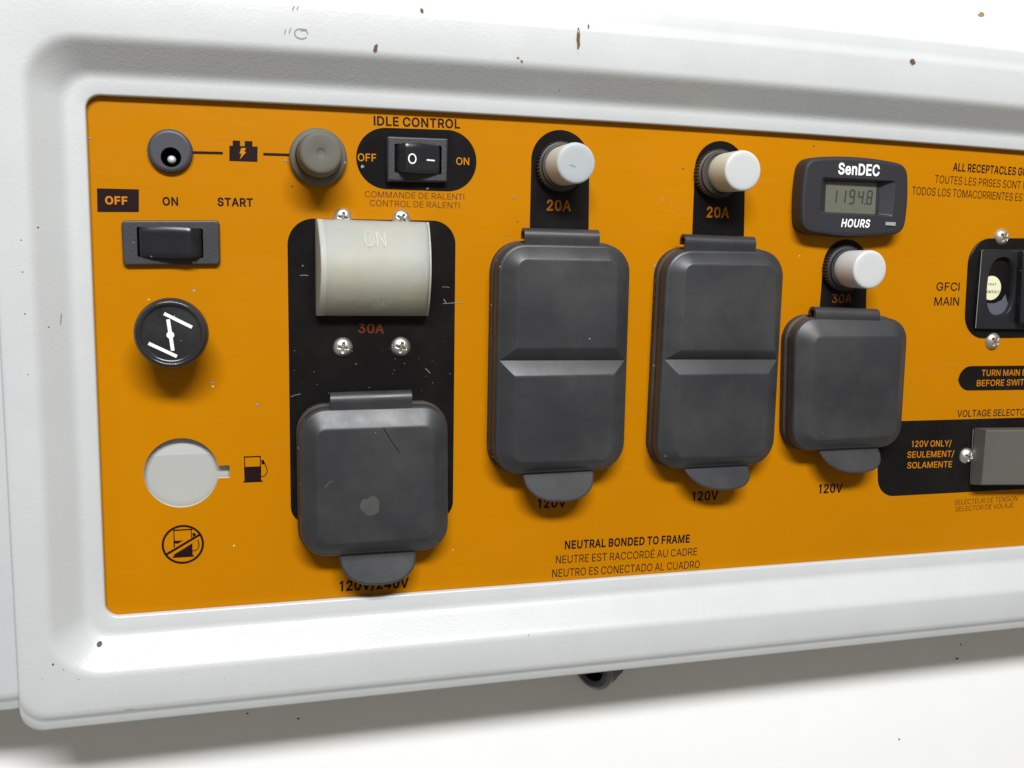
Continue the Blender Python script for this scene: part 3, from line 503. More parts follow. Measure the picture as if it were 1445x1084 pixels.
lettering('NEUTRAL BONDED TO FRAME', (103.96, -99.84), (151.92, -100.48), 2.822, INK, 'ink', PR, bold=26, label='bold NEUTRAL BONDED TO FRAME lettering')
lettering('NEUTRE EST RACCORDÉ AU CADRE', (100.85, -104.95), (154.99, -105.50), 2.782, INK, 'ink', PR, bold=0, label='NEUTRE EST RACCORDÉ AU CADRE lettering')
lettering('NEUTRO ES CONECTADO AL CUADRO', (99.60, -109.81), (156.32, -110.47), 2.842, INK, 'ink', PR, bold=0, label='NEUTRO ES CONECTADO AL CUADRO lettering')
lettering('ALL RECEPTACLES', (252.51, 36.03), (281.19, 35.63), 2.826, INK, 'ink', PR, bold=20, label='bold ALL RECEPTACLES lettering', extra=' GFCI')
lettering('TOUTES LES PRISES SONT', (245.00, 31.27), (283.93, 30.57), 2.876, INK, 'ink', PR, bold=-2, label='TOUTES LES PRISES SONT lettering', extra=' P')
lettering('TODOS LOS TOMACORRIENTES', (235.41, 26.71), (280.73, 26.03), 2.884, INK, 'ink', PR, bold=-2, label='TODOS LOS TOMACORRIENTES lettering', extra=' EST')
lettering('GFCI', (249.38, -8.49), (259.94, -8.44), 3.064, INK, 'ink', PR, bold=8, label='GFCI lettering')
lettering('MAIN', (248.95, -14.08), (260.33, -14.02), 3.094, INK, 'ink', PR, bold=8, label='MAIN lettering')
mb = MB(); mb.fill([rpoly([(262.14, -37.38), (263.08, -46.95), (334.97, -47.58), (333.69, -37.68)], 5.53, 12)], INK); mb.build('printed_field', 'panel_ink', PR, label='black printed pill behind the TURN MAIN lettering')
lettering('TURN MAIN', (273.34, -41.34), (291.60, -41.40), 2.363, INK2, 'orange_ink', PR, bold=8, label='orange TURN MAIN lettering', extra=' BREAKER')
lettering('BEFORE SWIT', (271.46, -45.32), (293.92, -45.31), 2.373, INK2, 'orange_ink', PR, bold=8, label='orange BEFORE SWITCHING lettering', extra='CHING')
lettering('VOLTAGE SELECTO', (263.53, -57.28), (295.79, -57.47), 2.615, INK, 'ink', PR, bold=8, label='VOLTAGE SELECTOR lettering', extra='R')
mb = MB(); mb.fill([rpoly([(227.14, -58.15), (230.40, -87.47), (340.17, -87.76), (336.38, -58.46)], [.6, 7.69, 3, 3], 10)], INK); mb.build('printed_field', 'panel_ink', PR, label='black printed field around the voltage selector')
lettering('120V ONLY/', (243.68, -68.45), (261.85, -68.78), 2.36, INK2, 'orange_ink', PR, bold=8, label='orange 120V ONLY lettering')
lettering('SEULEMENT/', (242.03, -72.61), (263.51, -72.98), 2.37, INK2, 'orange_ink', PR, bold=8, label='orange SEULEMENT lettering')
lettering('SOLAMENTE', (242.40, -76.81), (263.05, -77.15), 2.38, INK2, 'orange_ink', PR, bold=8, label='orange SOLAMENTE lettering')
lettering('SELECTEUR DE TENSION', (265.74, -92.50), (296.20, -92.36), 2.051, INK, 'thin_ink', PR, bold=-6, label='thin SELECTEUR DE TENSION lettering')
lettering('SELECTOR DE VOLAJE', (266.48, -95.30), (294.41, -95.06), 2.051, INK, 'thin_ink', PR, bold=-6, label='thin SELECTOR DE VOLAJE lettering')
def pump(ox, oz, s, name, label, cut=None):
    """fuel pump pictogram; ox,oz lower left corner in mm, s scale"""
    def T(pts): return [(ox + x * s, oz + z * s) for x, z in pts]
    mb = MB()
    mb.stroke(T([(.25, 3.4), (.25, 9.05), (5.55, 9.05), (5.55, 3.4)]), .38 * s, INK)
    mb.stroke(T([(0, 9.1), (5.8, 9.1)]), .42 * s, INK)
    mb.stroke(T([(5.8, 7.7), (6.3, 7.7), (7.3, 5.9), (7.7, 4.6), (7.8, 3.6), (7.4, 2.6), (6.7, 2.0), (5.8, 1.9)]), .3 * s, INK)
    mb.fill([T([(5.9, 7.6), (6.6, 7.9), (7.2, 6.3), (6.0, 6.2)])], INK)
    if cut is None: mb.fill([T([(.1, .5), (5.75, .5), (5.75, 5.6), (.1, 5.6)])], INK); mb.fill([T([(-.3, 0), (6.2, 0), (6.2, .35), (5.9, .55), (0, .55), (-.3, .35)])], INK)
    else:
        mb.fill([T([(.1, 4.9), (.1, 5.6), (3.0, 5.6), (1.3, 4.6)])], INK); mb.fill([T([(.1, .5), (5.75, .5), (5.75, 5.6), (5.1, 5.6), (.1, 2.6)])], INK); mb.fill([T([(-.3, 0), (6.2, 0), (6.2, .35), (5.9, .55), (0, .55), (-.3, .35)])], INK)
    return mb.build(name, 'ink', PR, label=label)
pb = (-3.22, -71.25); pt = (-3.08, -62.84); pump(pb[0], pb[1], (pt[1] - pb[1]) / 9.3, 'fuel_pump_symbol', 'black printed fuel pump symbol')
pb = (-24.75, -94.28); pt = (-24.51, -85.25); pump(pb[0], pb[1], (pt[1] - pb[1]) / 9.3, 'no_fuel_symbol', 'black printed fuel pump inside a crossed-out circle', cut=1)
cc = (-21.94, -90.10); rr = 5.93
mb = MB(); mb.stroke(circle(cc, rr, 48), .66, INK2, closed=True)
mb.build('prohibition_ring', 'ink', PR)
mb = MB(); mb.stroke([(-26.66, -93.44), (-16.99, -87.71)], 1.6, INK2 - .02); mb.build('symbol_gap', 'orange', PR)
mb = MB(); mb.stroke([(-26.96, -93.06), (-16.98, -87.30)], .72, INK2 + .03); mb.build('prohibition_bar', 'ink', PR)

def plate_mark(c, rx, rz, rot, mat, name='dust_speck', h=.12, jag=.3, label=None):
    o = ccw(blob(c, rx, rz, rot, 12, jag)); n = len(o); mk(name, [(c[0], c[1], h + .02)] + [(x, z, h) for x, z in o], [(0, 1 + j, 1 + (j + 1) % n) for j in range(n)], mat, PR, label=label)
for p_, a_, b_, m_ in (((-16.73, -11.22), .45, .4, 'scuff'), ((-12.13, -39.43), .8, .3, 'scuff'), ((-11.95, -40.53), .35, .22, 'sticker'), ((1.13, -46.46), .45, .35, 'scuff'), ((-38.03, -30.76), .25, .25, 'tan_speck'), ((-16.80, -48.49), .2, .35, 'tan_speck'), ((-29.68, -13.99), .3, .15, 'sticker'),
        ((-44.41, 32.40), .7, .35, 'tan_speck'), ((10.66, 28.53), .8, .3, 'tan_speck'), ((83.05, 20.31), .5, .4, 'tan_speck'), ((142.82, 32.00), .35, .3, 'dark_speck'), ((133.87, -1.10), .5, 1.1, 'tan_speck'), ((81.13, 8.14), .5, .25, 'tan_speck'), ((193.04, 42.07), .3, .25, 'dark_speck'), ((184.77, 18.78), .2, .2, 'dark_speck'),
        ((84.42, 12.36), .25, .25, 'dark_speck'), ((12.47, 20.97), .3, .25, 'dark_speck'), ((33.96, 27.87), .45, .55, 'scuff'), ((54.57, 21.94), .4, .2, 'scuff'), ((15.42, -3.12), .2, .2, 'scuff'), ((64.08, -97.54), .2, .2, 'sticker'), ((-6.73, -91.49), .2, .3, 'sticker')):
    plate_mark(p_, a_, b_, random.uniform(-.5, .5), m_)
for k in range(26):      # a faint rubbed patch between the two tall covers
    x_, z_ = (138.53, 18.97); x_ += random.gauss(0, 4.5); z_ += random.gauss(0, 2.0) - (x_ - (138.53, 18.97)[0]) * .5
    plate_mark((x_, z_), random.uniform(.2, .6), random.uniform(.04, .09), .5, 'rubbed', name='rub_mark', h=.04)
for k in range(34):
    x_, z_ = random.uniform(*sorted(((12.32, -30.74)[0], (62.62, -31.15)[0]))), random.uniform((31.24, -44.61)[1], (31.29, -26.82)[1]); q_ = random.uniform(.05, .12)
    plate_mark((x_, z_), q_, q_ * random.uniform(.5, 1), 0, random.choice(('scuff', 'tan_speck', 'sticker')), h=.11)
for a_, b_, w_ in (((59.86, -14.59), (66.93, -14.38), .16), ((60.08, -13.09), (61.03, -14.70), .2), ((59.57, -9.21), (61.92, -9.41), .12), ((14.53, -6.19), (17.11, -6.16), .14), ((11.30, -44.21), (14.37, -43.36), .12), ((54.19, -35.73), (55.84, -37.38), .14), ((158.13, 3.84), (158.41, 3.75), .1)):
    mb = MB(); mb.stroke([a_, ((a_[0] + b_[0]) / 2, (a_[1] + b_[1]) / 2 + .15), b_], w_, .12); mb.build('scratch', 'scuff', PR)

# ------------------------------------------------------------------ parts mounted on the plate
def screw(c, r, name='screw', mat='steel', label=None, rot=0.0, hh=None):
    hh = hh or r * .55; n = 64; R = 22; mb = MB()
    def depth(x, z):
        x, z = x * math.cos(rot) - z * math.sin(rot), x * math.sin(rot) + z * math.cos(rot)
        w = r * .15; L = r * .56
        a = min(1, max(0, (w - abs(x)) / (w * .45))) * min(1, max(0, (L - abs(z)) / (w * .8))); b = min(1, max(0, (w - abs(z)) / (w * .45))) * min(1, max(0, (L - abs(x)) / (w * .8)))
        return -max(a, b) * hh * .62
    b0 = len(mb.v)
    for k in range(R + 1):
        t = k / R; rad = r * (1 - t); h = hh * (1 - (rad / r) ** 2.6) ** .75 + .05
        if k == 0: h = .05
        for j in range(n): a = 2 * math.pi * j / n; x, z = rad * math.cos(a), rad * math.sin(a); mb.v.append((c[0] + x, c[1] + z, h + (depth(x, z) if k else 0)))
    for k in range(R):
        for j in range(n):
            j2 = (j + 1) % n; mb.f.append((b0 + k * n + j, b0 + k * n + j2, b0 + (k + 1) * n + j2, b0 + (k + 1) * n + j)); 
            v_ = mb.v[b0 + k * n + j]; dx, dz = v_[0] - c[0], v_[1] - c[1]; mb.m.append(1 if depth(dx, dz) < -hh * .5 else 0)
    o = mb.build(name, mat, panel, mats=['cross'], org=(c[0], c[1], 0), label=label, sharp=70); return o
screw((27.84, 12.09), 2.97, label='zinc screw half hidden by the breaker boot, left', rot=.1)
screw((46.18, 12.18), 2.99, label='zinc screw half hidden by the breaker boot, right', rot=.5)
screw((27.66, -28.60), 3.12, label='left zinc screw below the 30A lettering', rot=.12)
screw((46.13, -28.62), 3.22, label='right zinc screw below the 30A lettering', rot=.25)
screw((276.84, 12.18), 3.35, mat='dull_steel', label='dull screw above the main breaker', rot=.6, hh=2.2)
screw((276.86, -27.63), 3.4, mat='dull_steel', label='dull screw below the main breaker', rot=.6, hh=2.2)
screw((269.39, -72.84), 3.19, mat='steel', label='shiny screw left of the voltage selector', rot=.3, hh=2.0)

# --- charging socket
c = (-22.38, 29.71); r = 6.24
ec = (-22.17, 27.88); er = 2.89
mb = MB(); mb.lathe(c, [(r + .1, 0), (r + .1, .9), (r, 1.4), (r - .35, 1.75), (r - 1, 1.9)], 64, cap=False)
mb.fill([circle(c, r - 1, 64), circle(ec, er, 40)], 1.9)
k0 = circle(ec, er, 40); k1 = circle(ec, er - .5, 40)
mb.loft([(k0, 1.9), (circle(ec, er - .12, 40), 1.75), (circle(ec, er - .15, 40), -6)], end=True, mi=1)
sock = mb.build('charging_socket', 'socket', panel, mats=['hole_black'], org=(c[0], c[1], 0), sharp=40, label='round dark grey charging socket with off-centre hole')
pc = (-22.18, 27.42); mb = MB(); mb.lathe(pc, [(1.25, -6), (1.25, -1.0), (1.1, -.5), (.6, -.1), (.05, 0)], 24); mb.build('contact_pin', 'pin', sock, sharp=60)
# --- grey rubber cap
c = (20.33, 29.95); r = 8.64; c2 = c
mb = MB(); mb.lathe(c, [(r, 0), (r, 2.0), (r - .35, 2.6), (r - 1.0, 2.9), (r - 1.5, 3.0), (r - 1.7, 3.3)], 72, cap=False)
mb.lathe(c, [(r - 1.75, 3.2), (r - 1.85, 6.4), (r - 2.1, 6.8)], 160, mod=lambda j, q, h: q - (.24 if j % 4 < 2 else 0), mi=1, cap=False)
rf = r * .735
mb.lathe(c, [(r - 2.0, 6.7), (rf + .12, 7.2), (rf, 8.2), (rf - .05, 12.6), (rf - .22, 13.3), (rf - .6, 13.75), (rf - 1.1, 13.9), (rf - 1.8, 13.93), (1.5, 13.95), (1.4, 13.92), (1.1, 13.65), (.5, 13.6)], 72)
mb.build('rubber_cap', 'grey_cap', panel, mats=['rust'], org=(c[0], c[1], 0), label='round grey-green rubber cap with knurled ring', sharp=50)

# --- rocker switches
def rocker(quad, hb, window, name, label, prof, mb_mat, bow, flange_r=.8):
    """bezel from the outer quad; rocker from window x0,x1,z0,z1 with profile [(u 0..1, h)]"""
    mb = MB(); o = ccw(rpoly(quad, flange_r, 5)); x0, x1, z0, z1 = window
    w = [(x0, z0), (x1, z0), (x1, z1), (x0, z1)]
    W0 = ccw(rpoly(w, .5, 5))
    mb.loft([(inset(o, -.12), 0), (inset(o, -.05), hb - .5), (inset(o, .15), hb - .12), (inset(o, .45), hb)], end=False)
    mb.fill([inset(o, .45), W0], hb)
    mb.loft([(W0, hb), (W0, -3)], end=True, mi=1)
    sw = mb.build(name, 'switch_bezel', panel, mats=['hole_black'], label=label, sharp=40)
    # rocker body
    N = len(prof); g = .22; vs_ = []; fs = []; rows = 10
    X = lambda u: x0 + g + (x1 - x0 - 2 * g) * u
    zc = (z0 + z1) / 2; hz = (z1 - z0) / 2 - g
    for u, h in prof:
        for k in range(rows + 1):
            t = -1 + 2 * k / rows; e = bow * (4 * u * (1 - u)); zz = zc + (hz + e) * t
            edge = max(0, abs(t) - .86) / .14; vs_.append((X(u), zz, h - edge ** 2 * .45))
    for i in range(N - 1):
        for k in range(rows):
            a = i * (rows + 1) + k; b = a + rows + 1; fs.append((a, b, b + 1, a + 1))
    top = [i * (rows + 1) + rows for i in range(N)]; bot = [i * (rows + 1) for i in range(N)]
    b0 = len(vs_); vs_ += [(vs_[i][0], vs_[i][1], -2) for i in top] + [(vs_[i][0], vs_[i][1], -2) for i in bot]
    for i in range(N - 1):
        fs.append((top[i], top[i + 1], b0 + i + 1, b0 + i)); fs.append((bot[i + 1], bot[i], b0 + N + i, b0 + N + i + 1))
    fs.append(tuple(bot[0] + k for k in range(rows + 1)) + (b0, b0 + N)); e0 = (N - 1) * (rows + 1)
    fs.append(tuple(e0 + rows - k for k in range(rows + 1)) + (b0 + 2 * N - 1, b0 + N - 1))
    rk = mk('rocker', vs_, fs, mb_mat, sw, sharp=38)
    def surf(x, z):
        u = (x - x0 - g) / (x1 - x0 - 2 * g)
        for (u0, h0), (u1, h1) in zip(prof, prof[1:]):
            if u0 <= u <= u1: return h0 + (h1 - h0) * (u - u0) / (u1 - u0) + .05
        return prof[-1][1] + .05
    return sw, rk, surf
a_, b_, c3, d_ = (-36.40, 9.08), (-36.30, -3.84), (-9.06, -3.18), (-9.03, 9.95)
wl = (-32.24, 3.34); wr = (-13.71, 3.78); wt = (-22.98, 7.41); wb = (-23.22, -1.35)
prof_ = [(0, 1.0), (.04, 2.4), (.07, 2.7)] + [(.07 + .75 * k / 12, 2.7 + 2.2 * (k / 12) ** .8) for k in range(1, 13)] + [(.85, 4.6), (.97, 2.3), (1.0, 1.2)]
rocker([a_, b_, c3, d_], 1.8, (wl[0], wr[0], wb[1], wt[1]), 'rocker_switch', 'black ignition rocker switch under OFF, ON and START', prof_, 'switch_gloss', .45, 1.2)
a_, b_, c3, d_ = (41.38, 37.11), (41.47, 23.56), (60.33, 24.04), (60.46, 37.37)
wl = (43.58, 30.25); wr = (58.48, 30.28); wt = (51.00, 35.08); wb = (51.05, 26.24)
prof_ = [(0, 1.2), (.03, 2.4), (.17, 6.0), (.19, 6.2)] + [(.19 + .74 * k / 12, 6.2 - 2.9 * (k / 12) + .55 * math.sin(math.pi * k / 12)) for k in range(1, 13)] + [(.96, 2.9), (1.0, 1.6)]
sw, rk, surf = rocker([a_, b_, c3, d_], 2.6, (wl[0], wr[0], wb[1], wt[1]), 'rocker_switch', 'small black idle control rocker switch with white O and dash', prof_, 'switch_gloss', .4, .3)
oc = (48.60, 30.35); pts = [(oc[0] + 1.15 * math.cos(a * math.pi / 16), oc[1] + 1.4 * math.sin(a * math.pi / 16)) for a in range(32)]
mb = MB(); mb.stroke(pts, .38, 6, closed=True)
mb.v = [(x, z, surf(x, z) + .04) for x, z, h in mb.v]; mb.build('circle_mark', 'white_ink', sw, label='white O on the rocker')
mb = MB(); d0, d1 = (53.32, 30.30), (56.06, 30.34); mb.stroke([(d0[0] + (d1[0] - d0[0]) * k / 4, d0[1]) for k in range(5)], .42, 6)
mb.v = [(x, z, surf(x, z) + .04) for x, z, h in mb.v]; mb.build('dash_mark', 'white_ink', sw, label='white dash on the rocker')

# --- choke knob
KH = 14.5; c = (-22.61, -23.18); r = 10.83 * (1 - (KH - 1.5) / 300)
mb = MB(); ri = r * .80
mb.lathe(c, [(3.2, 0), (3.2, 5), (r * .62, 6.0), (r * .86, 8), (r * .97, 9.8), (r, 11.3), (r * .992, 12.3), (r * .955, 13.4), (r * .91, 14.0), (r * .87, 14.15), (ri + .25, 14.0), (ri, 13.6), (ri - .35, 13.25), (ri - .9, 13.2), (ri * .5, 13.12), (.1, 13.1)], 96)
knob = mb.build('choke_knob', 'knob_gloss', panel, org=(c[0], c[1], 0), label='round black choke pull knob with white slanted line symbol', sharp=60)
def kp(x, y): return P_(x, y)
mb = MB()
mb.stroke([(-24.38, -17.33), (-16.84, -21.28)], .95, 13.26)
mb.stroke([(-28.82, -25.91), (-21.22, -29.77)], .95, 13.26)
mb.stroke([(-23.33, -19.00), (-22.28, -28.08)], 1.0, 13.28)
k = (-22.82, -23.51); mb.fill([circle(k, 1.05, 24)], 13.30)
mb.build('choke_symbol', 'white_ink', knob, label='white choke symbol of three strokes and a dot')

# --- clear boot over the two-pole breaker
def bootpt(): pass
bl = (19.74, 11.30); br = (55.22, 11.18); bb = (19.33, -18.33); bb2 = (54.35, -18.57)
zt, zb_ = (bl[1] + br[1]) / 2, (bb[1] + bb2[1]) / 2; xl, xr = (19.47, -4.09)[0] , (54.15, -3.53)[0]
xl = (19.61, 10.58)[0]; xr = (54.56, 11.17)[0]
mb = MB(); rows, cols = 28, 18
def bh(v): return 3.0 + 10.5 * math.sin(math.pi * v) ** .8
xl2, xr2 = (20.11, -5.00)[0], (53.57, -4.49)[0]
def bpt(u, v, t=0.0):
    s_ = math.sin(math.pi * v) ** .8; a = xl + (xl2 - xl) * s_; b = xr + (xr2 - xr) * s_
    return (a + t + (b - a - 2 * t) * u, zb_ + t + (zt - zb_ - 2 * t) * v, bh(v) - t)
def sheet(t, flip):
    b0 = len(mb.v)
    for i in range(rows + 1):
        for j in range(cols + 1):
            u = j / cols; x, z, h = bpt(u, i / rows, t); e = max(0, abs(2 * u - 1) - .88) / .12; mb.v.append((x, z, h - .7 * e ** 3))
    for i in range(rows):
        for j in range(cols):
            a = b0 + i * (cols + 1) + j; q = (a, a + 1, a + cols + 2, a + cols + 1); mb.f.append(tuple(reversed(q)) if flip else q); mb.m.append(0)
    # skirts down to the plate
    ring_ = [b0 + j for j in range(cols + 1)] + [b0 + i * (cols + 1) + cols for i in range(1, rows + 1)] + [b0 + rows * (cols + 1) + j for j in range(cols - 1, -1, -1)] + [b0 + i * (cols + 1) for i in range(rows - 1, 0, -1)]
    s0 = len(mb.v)
    for q in ring_:
        x, z, h = mb.v[q]; xx = x
        if abs(x - mb.v[ring_[0]][0]) < 6 and x < 50: xx = min(x, xl + t) - .3
        if x > xr - 1: xx = max(x, xr - t)
        mb.v.append((xx, z, .3))
    n = len(ring_)
    for j in range(n):
        q = (ring_[j], s0 + j, s0 + (j + 1) % n, ring_[(j + 1) % n]); mb.f.append(tuple(reversed(q)) if flip else q); mb.m.append(0)
sheet(0, False); sheet(1.1, True)
boot = mb.build('breaker_boot', 'boot', panel, label='cloudy clear boot over the 30A two-pole breaker', sharp=50)
bsurf = lambda x, z: bh(max(0, min(1, (z - zb_) / (zt - zb_)))) + (.28 if z > (zb_ + zt) / 2 else .7)
lettering('OFF', (31.24, -16.17), (41.29, -16.34), 3.83, 0, 'boot_letter', boot, bold=-8, label='raised OFF letters moulded in the clear boot', name='raised_lettering', surf=bsurf)
lettering('ON', (33.32, 3.08), (40.02, 3.02), 4.87, 0, 'boot_letter', boot, bold=-14, label='raised ON letters moulded in the clear boot', name='raised_lettering', surf=bsurf)
for u0, u1 in ((.004, .05), (.982, .996)):
    mb = MB(); b0 = 0
    for i in range(rows + 1):
        for u in (u0, u0, u1, u1): x, z, h = bpt(u, i / rows); mb.v.append((x, z, h - .25))
        a = len(mb.v) - 4; mb.v[a + 1] = (*mb.v[a + 1][:2], mb.v[a + 1][2] + .55); mb.v[a + 2] = (*mb.v[a + 2][:2], mb.v[a + 2][2] + .55)
    for i in range(rows):
        for j in range(3): a = i * 4 + j; mb.f.append((a, a + 1, a + 5, a + 4)); mb.m.append(0)
    mb.build('boot_rim', 'boot_rim', boot, sharp=50)
mb = MB(); tx0, tx1 = xl + 2.6, xr - 2.6
mb.loft([(rpoly([(tx0, zb_ + 2.4), (tx1, zb_ + 2.4), (tx1, zt - 2.4), (tx0, zt - 2.4)], 1, 4), .2), (rpoly([(tx0, zb_ + 2.4), (tx1, zb_ + 2.4), (tx1, zt - 2.4), (tx0, zt - 2.4)], 1, 4), 2.2)])
brk = mb.build('breaker_body', 'backing', boot, sharp=30, label='breaker body inside the clear boot'); brk.data.materials[0] = M['breaker_grey'] if 'breaker_grey' in M else M['smoke']
for fx in (.13, .74):
    mb = MB(); xa = tx0 + (tx1 - tx0) * fx; q = rpoly([(xa, zb_ + 4.5), (xa + 5, zb_ + 4.5), (xa + 5, zb_ + 12), (xa, zb_ + 12)], .8, 4); mb.loft([(q, 2.2), (q, 5.8), (inset(ccw(q), .5), 6.4)]); mb.build('breaker_toggle', 'toggle', boot, sharp=30)

# --- outlet covers
def cover(lid, plateaus, base_l, hinge, tab, rc, name, label, hl=8.3, hp=11.3, groove=None, base_top=1.5, rtilt=0):
    """lid: outer quad tl, bl, br, tr at h=hl; plateaus: list of (quad, four radii) at h=hp"""
    L = ccw(rpoly(lid, rc, 8)); xs_ = [p[0] for p in L]; cx = sum(xs_) / len(xs_)
    B = inset(L, -.55); mb = MB()
    mb.loft([(B, 0), (B, 2.6), (inset(L, .1), 3.0), (inset(L, .35), 3.3), (inset(L, .35), 3.9), (inset(L, .02), 4.2), (inset(L, 0), 4.8)], end=False, mi=1)
    mb.loft([(inset(L, 0), 4.8), (inset(L, .05), hl - 1.7), (inset(L, .25), hl - .8), (inset(L, .75), hl - .2), (inset(L, 1.3), hl)], end=(groove is None and False))
    edge = inset(L, 1.3)
    if groove is None:
        q, rr_ = plateaus[0]; Q = ccw(rpoly(q, rr_, 8))
        k = min(range(len(Q)), key=lambda i: (Q[i][0] - edge[0][0]) ** 2 + (Q[i][1] - edge[0][1]) ** 2)
        Q = ccw(rpoly(q, rr_, 8))
        mb.loft([(edge, hl), (lerp(edge, Q, .88), hl + (hp - hl) * .93), (Q, hp)], end=False)
        q2 = inset(Q, .5); mb.loft([(Q, hp), (q2, hp + .06)], end=True)
    else:
        (gx0, gz0), (gx1, gz1) = groove; 
        tlx, trx = lid[0], lid[3]
        def side(edge_pts, upper):
            pts = [p for p in edge_pts if ((p[1] > gz0) if upper else (p[1] < gz0))]; return pts
        # outline of each pillow's foot: the shoulder edge cut at the groove
        xsl = [p[0] for p in edge]; 
        corners = [Vector(p) for p in lid]
        def along(a, b, z): t = (z - a[1]) / (b[1] - a[1]); return a[0] + (b[0] - a[0]) * t
        zl, zr = gz0, gz1; lx = along(lid[0], lid[1], zl) + 1.3; rx = along(lid[3], lid[2], zr) - 1.3
        tl = (lid[0][0] + 1.3, lid[0][1] - 1.3); tr = (lid[3][0] - 1.3, lid[3][1] - 1.3); bl_ = (lid[1][0] + 1.3, lid[1][1] + 1.3); br_ = (lid[2][0] - 1.3, lid[2][1] + 1.3)
        up = rpoly([tl, (lx, zl), (rx, zr), tr], [rc - 1.3, .05, .05, rc - 1.3], 8); lo = rpoly([(lx, zl), bl_, br_, (rx, zr)], [.05, rc - 1.3, rc - 1.3, .05], 8)
        for foot, (q, rr_) in ((up, plateaus[0]), (lo, plateaus[1])):
            Q = rpoly(q, rr_, 8)
            foot, Q = ccw(foot), ccw(Q)
            mb.loft([(foot, hl), (lerp(foot, Q, .9), hl + (hp - hl) * .95), (Q, hp)], end=False)
            mb.loft([(Q, hp), (inset(Q, .5), hp + .06)], end=True)
    cov = mb.build(name, 'rubber', panel, mats=['rubber_edge'], label=label, sharp=32)
    # hinge roll: C-shaped strap extruded along x
    (hx0, hz0), (hx1, hz1) = hinge; prof_ = []; rO, rI = 2.5, 1.45; hc = 6.0
    zl = (lid[0][1] + lid[3][1]) / 2
    zc0 = (hz0 + hz1) / 2 - rO + .2
    outer_ = [(zl - 1.5, hl - .4), (zc0 - 1.2, hl + .02)] + [(zc0 + rO * math.sin(a), hc + rO * math.cos(a)) for a in [math.radians(-12 + 24 * k) for k in range(10)]]
    inner_ = [(zc0 + rI * math.sin(a), hc + rI * math.cos(a)) for a in [math.radians(204 - 24 * k) for k in range(10)]] + [(zc0 - 1.4, hl - 1.4), (zl - 1.5, hl - 1.6)]
    pr_ = outer_ + inner_; n = len(pr_); m = 10; mb = MB(); dz = (hz1 - hz0)
    for k in range(m + 1):
        t = k / m; x = hx0 + (hx1 - hx0) * t
        for z, h in pr_: mb.v.append((x, z + dz * (t - .5), h))
    for k in range(m):
        for j in range(n): a = k * n; mb.f.append((a + j, a + (j + 1) % n, a + n + (j + 1) % n, a + n + j)); mb.m.append(0)
    # end faces as quads between the outer and inner line
    for off, rev in ((0, True), (m * n, False)):
        for j in range(n // 2 - 1):
            q = (off + j, off + j + 1, off + n - 2 - j, off + n - 1 - j); mb.f.append(q if rev else tuple(reversed(q))); mb.m.append(0)
    mb.build('hinge', 'rubber', cov, sharp=40)
    # a pin filling the roll so the wall is closed behind it
    # pull tab
    (ta, tb, tc) = tab; mb = MB(); a, b, c_ = Vector(ta), Vector(tb), Vector(tc); mid = (a + b) / 2; w = (b - a) / 2; d = c_ - mid
    pts = []; N = 28
    for k in range(N + 1):
        th = math.pi * k / N; ex = math.copysign(abs(math.cos(th)) ** .8, math.cos(th)); pts.append(tuple(mid - w * ex * 1.03 + d * (math.sin(th) ** .85)))
    pts += [tuple(b + Vector((0, 2.6))), tuple(a + Vector((0, 2.6)))]
    pts = ccw(pts); ht_ = hl - 1.4
    def hh_(pp, add): return [ht_ + add + .30 * max(0, (mid.y - p[1])) for p in pp]
    i1, i2 = inset(pts, .25), inset(pts, .75)
    mb.loft([(i1, hh_(i1, -1.6)), (pts, hh_(pts, -1.1)), (pts, hh_(pts, -.5)), (i1, hh_(i1, -.12)), (i2, hh_(i2, 0))], end=True, start=True)
    mb.build('pull_tab', 'rubber', cov, sharp=45)
    return cov
H_, T_ = 8.6, 11.0
cover([(13.40, -46.94), (13.67, -94.74), (61.07, -94.86), (60.44, -46.68)],
      [([(18.32, -53.08), (18.87, -89.77), (55.61, -89.54), (55.18, -52.82)], 3.2)], None,
      ((23.04, -42.38), (48.54, -41.97)), ((25.97, -95.37), (49.94, -94.73), (38.87, -104.63)), 8.4, 'outlet_cover', 'large square black rubber outlet cover, lowest on the panel, above 120V/240V', hp=10.9)
cover([(75.86, 5.50), (75.79, -71.00), (121.97, -70.54), (121.73, 5.77)],
      [([(81.81, 0.26), (81.81, -28.35), (116.25, -28.45), (115.70, 0.32)], [3.2, .5, .5, 3.2]), ([(81.41, -37.31), (81.75, -65.82), (115.84, -66.20), (115.94, -37.09)], [.5, 3.0, 3.0, .5])], None,
      ((84.69, 10.09), (110.30, 10.06)), ((86.22, -69.95), (111.02, -70.46), (99.04, -80.33)), 9.5, 'outlet_cover', 'left of two tall black rubber outlet covers with two pillows', groove=((77.33, -32.51), (120.63, -32.82)))
cover([(134.29, 4.77), (133.44, -71.52), (179.56, -71.13), (179.45, 5.19)],
      [([(140.10, -0.31), (139.65, -29.33), (175.09, -29.70), (174.05, -0.18)], [3.2, .5, .5, 3.2]), ([(139.65, -37.66), (139.67, -66.38), (174.00, -66.87), (173.56, -37.64)], [.5, 3.0, 3.0, .5])], None,
      ((141.08, 9.57), (167.60, 9.29)), ((144.57, -70.40), (169.20, -70.48), (160.67, -79.26)), 9.5, 'outlet_cover', 'right of two tall black rubber outlet covers with two pillows', groove=((135.56, -32.73), (177.93, -33.14)))
cover([(184.64, -18.08), (186.61, -66.86), (232.83, -66.66), (232.08, -18.53)],
      [([(191.28, -24.83), (191.87, -62.24), (227.55, -61.57), (227.01, -24.68)], 3.2)], None,
      ((192.67, -14.67), (219.34, -15.40)), ((198.78, -66.97), (223.26, -66.62), (214.77, -75.44)), 8.6, 'outlet_cover', 'small square black rubber outlet cover below the hour meter', hp=10.9)

